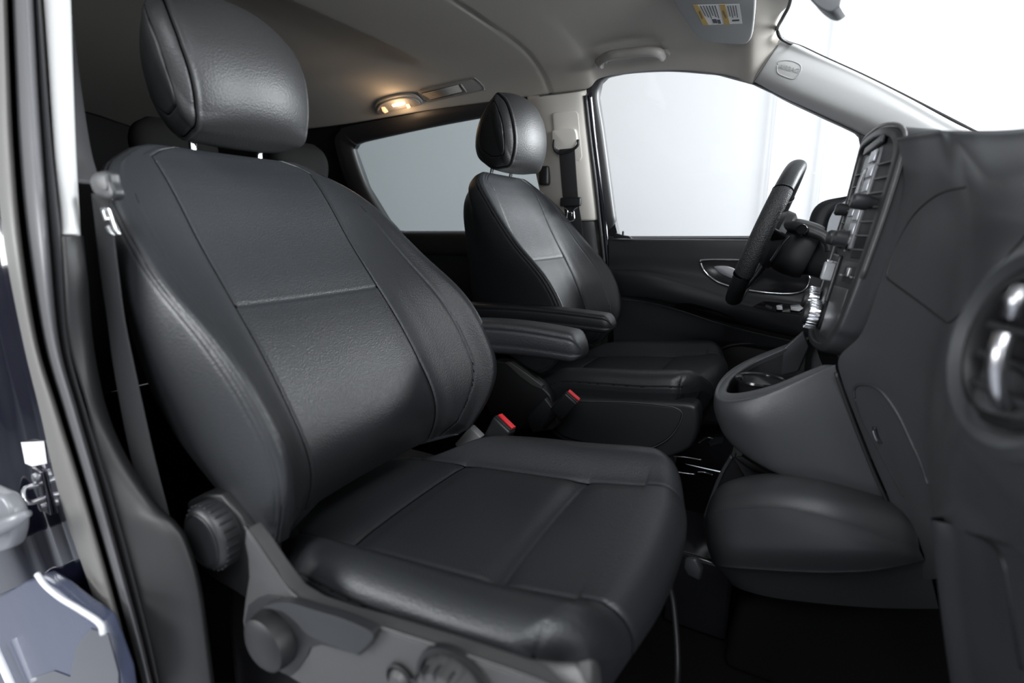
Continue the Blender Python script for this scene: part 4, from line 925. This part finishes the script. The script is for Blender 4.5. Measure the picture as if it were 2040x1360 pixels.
cG = [E3(1.24, -.80, .99), E3(1.05, -.80, .985), E3(.92, -.79, .97), E3(.855, -.78, .94), E3(.845, -.78, .91), E3(.835, -.78, .88), E3(.825, -.78, .84), E3(.815, -.78, .795), E3(.810, -.78, .76), E3(.815, -.78, .73), E3(.83, -.78, .70), E3(.85, -.78, .66), E3(.87, -.78, .62), E3(.90, -.78, .56)]
cC2 = [(a_+b_)/2 for a_, b_ in zip(cC, cD)]; cC2[2] = PY(1896, 262, -.262); cC2[3] = PY(1912, 322, -.296); cC2[4] = PY(1927, 415, -.33)
DG = np.swapaxes(np.array([cA, cB, cC, cC2, cD, cE, cF, cG]), 0, 1)
DG = np.concatenate([DG[:2], (DG[1:2]*.12+DG[2:3]*.88+np.array([0, 0, .001])), DG[2:3], DG[2:3]*.75+DG[3:4]*.25, DG[3:]])
dbody = grid_obj('dash_body', dense(DG, 320, 260), DASH, dash, thick=0)
bvx = bvh_of(dbody)
# driver's half of the dashboard, beyond the stack
cc = [[(1.25, .70, 1.0), (1.0, .70, 1.0), (.88, .70, .97), (.86, .70, .85), (.88, .70, .70), (.92, .70, .55), (1.0, .70, .45)],
      [(1.22, .62, 1.02), (1.0, .62, 1.03), (.86, .62, .99), (.80, .62, .87), (.82, .62, .72), (.86, .62, .58), (.98, .62, .45)],
      [(1.20, .46, 1.03), (1.0, .46, 1.05), (.84, .46, 1.02), (.80, .46, .92), (.79, .46, .75), (.83, .46, .60), (.96, .46, .45)],
      [(1.18, .28, 1.03), (1.0, .28, 1.05), (.83, .28, 1.03), (.79, .28, .90), (.77, .28, .75), (.81, .28, .60), (.95, .28, .45)],
      [(1.12, .17, 1.0), (1.0, .17, 1.02), (.81, .16, 1.045), (.765, .16, .93), (.735, .15, .75), (.76, .15, .62), (.92, .15, .45)],
      [(1.10, .0, 1.0), (.95, .0, 1.02), (.83, .0, 1.04), (.80, .0, .93), (.78, .0, .75), (.80, .0, .62), (.90, .0, .45)],
      [(1.10, -.10, 1.0), (.90, -.12, 1.02), (.83, -.12, 1.02), (.80, -.12, .93), (.78, -.12, .75), (.80, -.12, .62), (.90, -.12, .45)]]
cc = np.array(cc); db2 = grid_obj('dash_body', dense(np.swapaxes(cc, 0, 1), 120, 140), DASH, dash)
# hood wrap over the stack
def seam2(name, pix, r, m_, lift=-.0004, parent=dash, bv=bvx): return seam(name, bv, pix, r, m_, parent, lift)
seam2('airbag_seam', [(1925, 372), (1878, 383), (1840, 408), (1812, 440), (1790, 480), (1774, 520), (1767, 548), (1778, 562), (1830, 600), (1872, 632), (1890, 642), (1915, 622), (1960, 568), (2000, 520), (2050, 462)], .0016, PLASTD)
seam2('glovebox_seam', [(1703, 792), (1702, 775), (1712, 766), (1738, 768), (1762, 785), (1790, 825), (1812, 870), (1835, 920), (1850, 965)], .0026, DASHL, .0004)
seam2('glovebox_seam', [(1703, 795), (1715, 830), (1740, 880), (1770, 935), (1800, 990)], .0015, PLASTD)
seam2('glovebox_latch', [(1743, 850), (1748, 868), (1756, 882)], .0035, GLOSSB, .001)
seam2('latch_edge', [(1745, 856), (1749, 868), (1753, 876)], .0012, CHROME, .005)

# ---- centre stack
NS = np.array([1, .08, -.16]); NS = -NS/np.linalg.norm(NS)            # out of the face, towards the rear
def sp(px, py, o=0.): return PS(px, py)+NS*o
def su(y, z, o=0.):                                                   # point on the gently curved face by side and height
    k = -.06-y; k = .5*(k+math.sqrt(k*k+.0004))
    return np.array([.738+.16*(z-.95)-.047*y+.26*k-.10*max(0, z-.99), y, z])+NS*o
SUP = su(0, 1)-su(0, 0); SUP /= np.linalg.norm(SUP); SRT = su(1, 0)-su(0, 0); SRT /= np.linalg.norm(SRT)
def SRf(y, z):
    r_ = su(y+.01, z)-su(y-.01, z); r_ /= np.linalg.norm(r_); u_ = SUP-r_*(SUP@r_); u_ /= np.linalg.norm(u_); n_ = np.cross(r_, u_)
    return Matrix((tuple(n_), tuple(r_), tuple(u_))).transposed()
def sbox(name, y, z, s, m_, parent, o=0., bev=.002): return box(name, su(y, z, o), s, m_, parent, SRf(y, z), bev)
zs_ = np.linspace(.70, 1.056, 40); G = []
for z in zs_:
    y0 = np.interp(z, [.70, .735, .77, .83, .93, 1.015, 1.04, 1.056], [-.07, -.10, -.115, -.12, -.124, -.122, -.106, -.07]); y1 = np.interp(z, [.70, .72, .75, .85, .95, 1.03, 1.056], [.07, .115, .132, .14, .142, .14, .10])
    G.append([su(y, z) for y in np.linspace(y0, y1, 40)])
grid_obj('centre_panel', np.array(G), DASHL, dash)
fr = [(-.122, .735), (-.095, .700), (.0, .690), (.09, .694), (.130, .710), (.148, .75), (.156, .85), (.158, .95), (.156, 1.04), (.135, 1.068), (.05, 1.072), (-.06, 1.066), (-.118, 1.052), (-.138, 1.02), (-.139, .93), (-.136, .83), (-.130, .765)]
F0 = cr(np.array([su(y, z, .0) for y, z in fr]), 200, True); cf = F0.mean(0)
fin = cr(np.array([su(y*.86, .88+(z-.88)*.93, .002) for y, z in fr]), 200, True)
G = np.array([F0-NS*.05, F0-NS*.004, F0*.85+fin*.15+NS*.006, F0*.4+fin*.6+NS*.007, fin+NS*.003, fin-NS*.02]); G = np.concatenate([G, G[:, :1]], 1)
grid_obj('stack_frame', dense(G, 30, G.shape[1]), PLAST, dash)
# bright thin lip around the near side
tube('frame_lip', [su(y, z, .004) for y, z in [(.156, 1.03), (.136, 1.070), (.05, 1.075), (-.06, 1.069), (-.120, 1.054), (-.1405, 1.02), (-.1415, .93), (-.1385, .83)]], .0028, SHELL, dash)
# vents: openings with slats, near one tall; far one shorter
def vent(y0, y1, z0, z1, n):
    v = sbox('air_vent', (y0+y1)/2, (z0+z1)/2, (.004, y1-y0+.010, z1-z0+.008), PLASTD, dash, .0, .001)
    for k in range(n):
        z = z0+(z1-z0)*(k+.5)/n
        sbox('vent_slat', (y0+y1)/2, z, (.007, y1-y0, .0028), SHELL, v, .003, .0008)
    return v
v1 = vent(-.124, -.068, .862, 1.018, 7)
v2 = vent(.092, .132, .862, 1.018, 7)
lathe('vent_knob', [(.0, .036), (.009, .036), (.0125, .032), (.0125, .014), (.010, .010), (.008, .0)], su(-.096, .946), NS, PLAST, v1, seg=32)
lathe('vent_knob', [(.0, .026), (.009, .026), (.0125, .022), (.010, .0)], su(.110, .942), NS, PLAST, v2, seg=32)
# radio with silver keys
rad = sbox('radio', .012, .955, (.008, .146, .166), mat('radio_face', (.13, .133, .14), .35), dash, .001, .003)
for r_ in range(6):
    for c_ in range(2):
        sbox('radio_key', -.048+c_*.021, .906+r_*.0235, (.004, .0185, .0195), SILVERK, rad, .006, .0015)
sbox('radio_display', .035, .985, (.003, .062, .050), GLOSSB, rad, .0055, .001)
for c_ in range(3): sbox('radio_key', .012+c_*.020, .935, (.004, .017, .014), SILVERK, rad, .006, .0015)
lathe('radio_knob', [(.0, .030), (.010, .030), (.0135, .026), (.0145, .010), (.018, .006), (.018, .0)], su(-.034, .888), NS, PLAST, rad, seg=36)
lathe('radio_knob', [(.0, .030), (.010, .030), (.0135, .026), (.0145, .010), (.018, .006), (.018, .0)], su(.062, .888), NS, PLAST, rad, seg=36)
lathe('knob_ring', [(.019, .003), (.0205, .006), (.019, .008)], su(-.034, .888), NS, CHROME, rad, seg=36, caps=False)
sbox('top_cover', 0, 1.046, (.006, .16, .014), PLAST, dash, .003, .002)
# switch panel below the vent
swp = sbox('switch_panel', -.096, .836, (.008, .052, .036), PLAST, dash, .002, .002)
sbox('switch_well', -.096, .836, (.002, .036, .020), PLASTD, swp, .0065, .0005)
sbox('toggle_switch', -.098, .836, (.005, .009, .014), SATIN, swp, .008, .001)
for y in (-.075, -.116): lathe('indicator', [(.0018, 0), (.0018, .0035), (0, .004)], su(y, .829, .008), NS, SATIN, swp, seg=10)
# climate panel, hazard switch, chrome ringed dials
sbox('storage_lid', -.078, .765, (.004, .064, .090), mat('lid_dark', (.03, .031, .033), .4, bump=.2, scale=600), dash, .003, .003)
sbox('climate_panel', .055, .80, (.008, .10, .12), PLAST, dash, .003, .004)
hz = sbox('hazard_switch', .020, .828, (.020, .022, .034), mat('clear_switch', (.35, .36, .37), .2), dash, .014, .004)
sbox('switch_edge', .020, .846, (.016, .024, .004), CHROME, hz, .014, .001)
def dial(y, z, r_=.024):
    d = lathe('climate_dial', [(.0, .036), (r_*.70, .036), (r_*.80, .032), (r_*.82, .010), (r_*1.0, .006), (r_*1.0, 0)], su(y, z), NS, PLASTD, dash, seg=48)
    lathe('dial_ring', [(r_*.84, .030), (r_*.98, .028), (r_*1.02, .022), (r_*1.02, .012), (r_*.84, .010)], su(y, z), NS, CHROME, d, seg=90, caps=False)
    for i in range(24):
        a = i/24*2*math.pi; c_ = su(y, z)+SRT*math.cos(a)*r_*1.02+SUP*math.sin(a)*r_*1.02+NS*.020
        Rm = Matrix((tuple(NS), tuple(-SRT*math.sin(a)+SUP*math.cos(a)), tuple(SRT*math.cos(a)+SUP*math.sin(a)))).transposed()
        box('dial_rib', c_, (.018, .0028, .0030), CHROME, d, Rm, bev=.0008)
    return d
dial(.075, .766); dial(-.005, .748, .026)

# ---- near-side vent pod, blurred at the frame's edge
vp = [(1870, 1040), (1862, 960), (1856, 900), (1852, 840), (1862, 770), (1885, 700), (1925, 630), (1980, 570), (2060, 510)]
yv = [-.44, -.46, -.50, -.54, -.56, -.57, -.585, -.60, -.62]
PV = [PY(a, b, y) for (a, b), y in zip(vp, yv)]
G = []
for i, P in enumerate(cr(np.array(PV), 40)):
    G.append([P+np.array([.05, .03, 0]), P+np.array([.006, .008, 0]), P, P+np.array([.0, -.015, -.002]), P+np.array([.018, -.07, -.006]), P+np.array([.030, -.14, -.010])])
vb = vr = None
cvn = PY(2040, 700, -.66); cvn = PY(2046, 700, -.64)
nv = np.array([-.93, -.25, .12]); nv /= np.linalg.norm(nv)
vv = lathe('side_air_vent', [(.078, -.02), (.076, .004), (.068, .009), (.060, .004), (.058, -.01)], cvn, nv, DASH, dash, seg=64, caps=False)
lathe('vent_ring', [(.057, -.004), (.056, .006), (.050, .008), (.047, .0), (.047, -.01)], cvn, nv, PLASTD, vv, seg=64, caps=False)
lathe('vent_core', [(.0, -.008), (.048, -.010)], cvn, nv, PLASTD, vv, seg=48)
a_ = Vector(nv).orthogonal().normalized(); 
tube('chrome_edge', [PY(2000, 668, -.66), PY(1990, 700, -.665), PY(1984, 740, -.665), PY(1986, 780, -.66), PY(1996, 806, -.65)], .0055, SATIN, vv)
tube('chrome_edge', [PY(2034, 578, -.66), PY(2022, 600, -.665), PY(2014, 626, -.66)], .005, SATIN, vv)
for k in range(4):
    o_ = (k-1.5)*.022; up_ = np.array([0, 0, 1.])-nv*nv[2]; up_ /= np.linalg.norm(up_); sd = np.cross(nv, up_)
    tube('vent_slat', [cvn+up_*o_-sd*.042+nv*.002, cvn+up_*o_+nv*.004, cvn+up_*o_+sd*.042+nv*.002], .0035, PLAST, vv, seg=8)

# ---- lower glovebox side at the near end
gl = [[PY(1862, 1030, -.47), PY(1900, 1046, -.50), PY(1950, 1062, -.53), PY(1990, 1082, -.56), PY(2060, 1098, -.60), PY(2160, 1110, -.68)],
      [PY(1866, 1070, -.47), PY(1910, 1085, -.51), PY(1960, 1100, -.54), PY(2000, 1120, -.57), PY(2070, 1138, -.61), PY(2170, 1150, -.68)],
      [PY(1876, 1160, -.46), PY(1915, 1170, -.50), PY(1970, 1190, -.54), PY(2010, 1200, -.57), PY(2085, 1212, -.61), PY(2185, 1225, -.68)],
      [PY(1890, 1280, -.44), PY(1930, 1290, -.48), PY(1985, 1300, -.52), PY(2030, 1310, -.55), PY(2105, 1318, -.59), PY(2205, 1330, -.66)],
      [PY(1906, 1400, -.42), PY(1950, 1400, -.46), PY(2000, 1400, -.50), PY(2050, 1400, -.53), PY(2125, 1405, -.57), PY(2225, 1415, -.64)]]
gl = [[np.array(p, float) for p in r_] for r_ in gl]
gl = [[r_[0]+np.array([.10, .06, 0])]+r_ for r_ in gl]
glo = grid_obj('glovebox', dense(np.array(gl), 60, 60), DASHL, dash); bvg = bvh_of(glo)
seam('glovebox_seam', bvg, [(1925, 1056), (1975, 1082), (2000, 1120), (2008, 1160), (2020, 1240), (2035, 1330)], .0022, PLASTD, dash, 0)

# ================================================================ CONSOLE POD with cup holder
con = empty('centre_console', (.68, -.0, .45)); tag(con, 'black centre console pod with an open cup holder, below the centre stack', 'console')
HW = .125
rim = [(1666, 738, -.125), (1620, 757, -.128), (1560, 782, -.128), (1500, 800, -.122), (1450, 806, -.105), (1426, 798, -.08), (1424, 780, -.04), (1436, 757, .02), (1460, 735, .07), (1500, 715, .10), (1560, 692, .115), (1620, 672, .12)]
def ringd(pts): return np.array([PY(a, b, y) for a, b, y in pts])
r0 = ringd(rim)
low = [(1772, 1010, -.125), (1690, 985, -.128), (1600, 958, -.125), (1530, 930, -.118), (1475, 898, -.10), (1445, 870, -.075), (1440, 850, -.035), (1450, 830, .02), (1475, 815, .07), (1510, 800, .10), (1580, 790, .115), (1680, 790, .12)]
mid = [(1700, 850, -.135), (1640, 850, -.138), (1570, 855, -.136), (1500, 850, -.128), (1452, 838, -.108), (1428, 828, -.082), (1424, 812, -.04), (1434, 790, .02), (1458, 770, .07), (1500, 755, .10), (1565, 740, .118), (1640, 730, .12)]
up1 = [(1664, 728, -.120), (1618, 746, -.122), (1556, 771, -.120), (1498, 790, -.112), (1452, 796, -.095), (1434, 789, -.074), (1433, 774, -.036), (1444, 754, .02), (1466, 735, .066), (1503, 714, .094), (1560, 692, .108), (1620, 670, .114)]
inn = [(1636, 728, -.100), (1600, 742, -.100), (1545, 765, -.098), (1498, 778, -.088), (1464, 783, -.074), (1448, 780, -.056), (1450, 768, -.030), (1458, 753, .01), (1478, 736, .05), (1512, 716, .078), (1562, 694, .090), (1610, 674, .096)]
L0, M0, R0, U0, I0 = map(ringd, (low, mid, rim, up1, inn))
bot = L0.copy(); bot = bot*.8+bot.mean(0)*.2; bot[:, 2] -= .01
Gc = np.array([bot, L0, M0, R0, U0, I0, I0+np.array([0, 0, -.012])])
body_ = grid_obj('console_body', dense(Gc, 90, 140), DASH, con, thick=0)
# inner tray, open towards the stack
I1 = I0+np.array([0, 0, -.012]); floor_ = I0.copy(); floor_[:, 2] = np.minimum(I0[:, 2]-.02, .56)
G = np.array([I1, I1*.5+floor_*.5, floor_, floor_*.5+floor_.mean(0)*.5, np.repeat(floor_.mean(0)[None], len(floor_), 0)])
grid_obj('console_tray', dense(G, 30, 140), PLASTD, con)
# cup holder ring and bowl
cc_ = PZ(1515, 757, .612); 
cup = lathe('cup_holder', [(.047, .020), (.046, .024), (.042, .022), (.040, .0), (.036, -.055), (.0, -.057)], cc_-np.array([0, 0, .02]), (0, 0, 1), GLOSSB, con, seg=60)
tube('cup_grip', [cc_+np.array(v) for v in [(-.045, -.012, .004), (-.036, -.010, .006), (-.030, -.008, -.004), (-.033, -.008, -.02)]], .006, PLAST, cup, flat=(1, .6))
slab('tray_back', [PY(a, b, .09) for a, b in [(1500, 718), (1560, 694), (1600, 660), (1612, 690), (1590, 740), (1510, 760)]], (0, .012, 0), mat('tray_satin', (.03, .031, .034), .28), con, bev=.003)
# seam of console against the dash
tube('console_joint', [PY(a, b, -.137) for a, b in [(1665, 742), (1690, 812), (1716, 880), (1745, 950), (1774, 1012)]], .003, PLASTD, con)

# ================================================================ LOWER STORAGE BIN
lowb = empty('storage_bin', (.70, -.05, .15)); tag(lowb, 'rounded black storage bin on the floor under the centre console', 'storage bin')
tp = [(1405, 1030, -.10), (1415, 1008, -.14), (1440, 988, -.16), (1500, 975, -.17), (1560, 974, -.175), (1640, 984, -.175), (1720, 1004, -.17), (1790, 1026, -.165), (1824, 1044, -.16)]
m1_ = [(1402, 1045, -.12), (1412, 1026, -.165), (1442, 1016, -.19), (1500, 1012, -.20), (1570, 1015, -.205), (1650, 1032, -.205), (1730, 1056, -.20), (1800, 1082, -.19), (1832, 1095, -.18)]
m2_ = [(1408, 1085, -.125), (1418, 1085, -.170), (1445, 1088, -.20), (1500, 1090, -.21), (1570, 1092, -.215), (1650, 1094, -.215), (1730, 1096, -.21), (1800, 1102, -.195), (1838, 1108, -.18)]
b1_ = [(1420, 1122, -.12), (1430, 1126, -.160), (1455, 1130, -.185), (1510, 1134, -.195), (1580, 1138, -.20), (1650, 1140, -.20), (1730, 1137, -.195), (1800, 1126, -.185), (1842, 1115, -.175)]
b2_ = [(1424, 1126, -.10), (1434, 1132, -.14), (1460, 1137, -.16), (1512, 1142, -.17), (1580, 1147, -.175), (1650, 1150, -.175), (1730, 1148, -.17), (1800, 1140, -.165), (1850, 1130, -.16)]
b3_ = [(1450, 1150, -.08), (1460, 1165, -.11), (1490, 1178, -.13), (1540, 1190, -.14), (1600, 1198, -.145), (1670, 1205, -.145), (1740, 1210, -.14), (1810, 1212, -.135), (1870, 1212, -.13)]
T0 = ringd(tp); Tb = T0+np.array([.0, .05, .004]); Tc = T0+np.array([.01, .12, -.02])
M1 = ringd(m1_); M2 = ringd(m2_); B1 = ringd(b1_); B2 = ringd(b2_)
G = np.array([Tc, Tb, T0, T0*.12+M1*.88, M1, M1*.9+M2*.1, M2, B1*.9+M2*.1, B1, B2, ringd(b3_)])
grid_obj('bin_shell', dense(G, 90, 90), DASH, lowb)
# front wing of the bin rising to the console
wg = [PY(a, b, -.04) for a, b in [(1408, 1030), (1425, 975), (1455, 912), (1478, 908), (1520, 935), (1600, 970), (1700, 1000), (1700, 1040), (1440, 1060)]]
slab('bin_wing', wg, (0, .10, 0), PLASTD, lowb, bev=.004)
tube('wing_edge', [PY(1404, 1032, -.045), PY(1420, 985, -.045), PY(1438, 942, -.045), PY(1458, 908, -.045)], .004, DASH, lowb)
slab('bin_side', [PY(a, b, -.05) for a, b in [(1462, 912), (1500, 940), (1600, 968), (1690, 992), (1640, 985), (1560, 976), (1500, 975)]], (0, .03, 0), mat('bin_inner', (.03, .03, .035), .4), lowb, bev=0)
# kick panel / tunnel closing the footwell behind the bin
tag(slab('floor_tunnel', [(.60, -.10, 0), (1.30, -.10, 0), (1.30, -.10, .55), (.86, -.10, .48), (.70, -.10, .30), (.62, -.10, .15)], (0, .22, 0), CARPET, None, bev=.02), 'black tunnel cover running from the storage bin under the dashboard', 'tunnel cover')
G = [[(1.05, y, .60), (1.00, y, .45), (1.12, y, .30), (1.34, y, .2)] for y in (-.80, -.5, -.1)]
grid_obj('under_dash_panel', dense(np.array(G), 10, 20), PLASTD, dash)

# ================================================================ STEERING WHEEL AND COLUMN
sw = empty('steering_wheel', (.60, .48, .885)); tag(sw, 'black leather steering wheel seen nearly edge-on, with perforated grips', 'steering wheel')
C0 = np.array([.567, .48, .889]); ax = np.array([-math.cos(R(18.7)), 0, math.sin(R(18.7))]); upw = np.array([math.sin(R(18.7)), 0, math.cos(R(18.7))]); lat = np.array([0, 1., 0]); RWh = .186
PERF = mat('perforated_leather', (.022, .023, .025), .5, bump=1.0, scale=330, kind='grain')
def arc(a0, a1, n=40, r=RWh, o=0.): return [C0+r*(math.sin(R(a))*(-lat)+math.cos(R(a))*upw)+ax*o for a in np.linspace(a0, a1, n)]
def rimseg(a0, a1, m_, rr, nm='rim_section'): return tube(nm, arc(a0, a1), rr, m_, sw, seg=24, n=60, flat=(1.22, .95))
rimseg(-52, 52, LEATHER, .0190); rimseg(52, 122, PERF, .0202); rimseg(-122, -52, PERF, .0202); rimseg(122, 238, LEATHER, .0188)
for a in (52, 122, -52, -122): tube('rim_joint', arc(a-.5, a+.5, 3), .0206, THREAD, sw, seg=24, n=4, flat=(1.22, .95))
hubc = C0-ax*.035
lathe('airbag_hub', [(.0, .030), (.045, .028), (.070, .020), (.080, .006), (.078, -.012), (.060, -.028), (.05, -.05)], hubc, ax, PLAST, sw, seg=48)
for a in (82, -82, 180):
    d = math.sin(R(a))*(-lat)+math.cos(R(a))*upw
    sk = tube('spoke', [hubc+d*.06+ax*.004, hubc+d*.11+ax*.012, C0+d*(RWh-.006)-ax*.002], [.026, .019, .012], PLAST, sw, seg=16, flat=(1, .5))
    if a == 82: box('spoke_switch', hubc+d*.095+ax*.020, (.012, .030, .036), SATIN, sk, axes(ax, upw), bev=.003)
# column shroud with stalks
colu = empty('steering_column', (.70, .48, .83)); tag(colu, 'black steering column shroud with stalks, behind the wheel', 'steering column')
G = []
for k, (o, h, w) in enumerate([(-.045, .062, .060), (-.06, .072, .072), (-.10, .074, .078), (-.125, .070, .076), (-.128, .060, .066), (-.16, .055, .060), (-.26, .055, .06)]):
    c_ = C0+ax*o; th = np.linspace(0, 2*np.pi, 40, endpoint=False); 
    G.append(c_+upw*(h*np.sign(np.sin(th))*np.abs(np.sin(th))**.75)[:, None]+lat*(w*np.sign(np.cos(th))*np.abs(np.cos(th))**.75)[:, None]+upw*(-.004))
grid_obj('shroud', dense(np.array(G), 50, 80), PLAST, colu, cu=True, caps=True)
cs = PY(1598, 460, .405)
st1 = tube('column_stalk', [PY(1560, 452, .43), PY(1585, 452, .41), PY(1610, 458, .40), PY(1640, 470, .39), PY(1652, 484, .385), PY(1655, 500, .385)], [.014, .015, .015, .013, .012, .012], PLAST, colu, seg=18)
lathe('stalk_button', [(.0, .004), (.010, .004), (.012, .0)], PY(1597, 458, .383), (-.35, -.9, .2), GLOSSB, st1, seg=24)
lathe('button_ring', [(.0115, .0), (.0135, .003), (.0145, .0)], PY(1597, 458, .3835), (-.35, -.9, .2), CHROME, st1, seg=24, caps=False)
tube('shift_paddle', [PY(1572, 470, .38), PY(1558, 486, .375), PY(1544, 508, .375), PY(1536, 520, .38)], .007, PLAST, colu, flat=(1, .5))
tube('lower_stalk', [PY(1650, 540, .42), PY(1665, 556, .40), PY(1668, 560, .38)], .012, PLAST, colu)
# ================================================================ FLOOR HARDWARE
sr = empty('seat_rail', (.35, .0, .02)); tag(sr, 'black metal seat rail with bright metal edges, on the floor between the seats', 'seat rail')
fz = lambda a, b, z=.12: PZ(a, b, z)
box('rail_body', (.53, .07, .10), (.14, .20, .19), GLOSSB, sr, bev=.01)
for q in ([(1340, 908), (1370, 911), (1398, 916)], [(1320, 936), (1350, 940), (1385, 945)], [(1390, 940), (1405, 941), (1420, 946)], [(1392, 882), (1408, 872), (1424, 874)]):
    tube('bright_edge', [fz(a, b, .20) for a, b in q], .0025, SATIN, sr)  # bright satin tubes along the rail edges
slab('latch_flap', [fz(a, b, .22) for a, b in [(1410, 880), (1424, 870), (1442, 870), (1440, 880), (1415, 885)]], (0, 0, -.01), PLAST, sr, bev=.002)
tag(slab('floor_lever', [PY(a, b, -.26) for a, b in [(1362, 1112), (1385, 1114), (1396, 1135), (1392, 1158), (1368, 1146), (1360, 1130)]], (.004, .012, 0), PLAST, None, bev=.004), 'small dark grey adjustment lever poking out under the passenger seat cushion', 'lever')
tube('adjuster_bar', [(.50, -.62, .20), (.545, -.60, .16), (.55, -.48, .15), (.545, -.34, .16), (.52, -.27, .24), (.50, -.26, .30)], .006, PLASTD, ps)
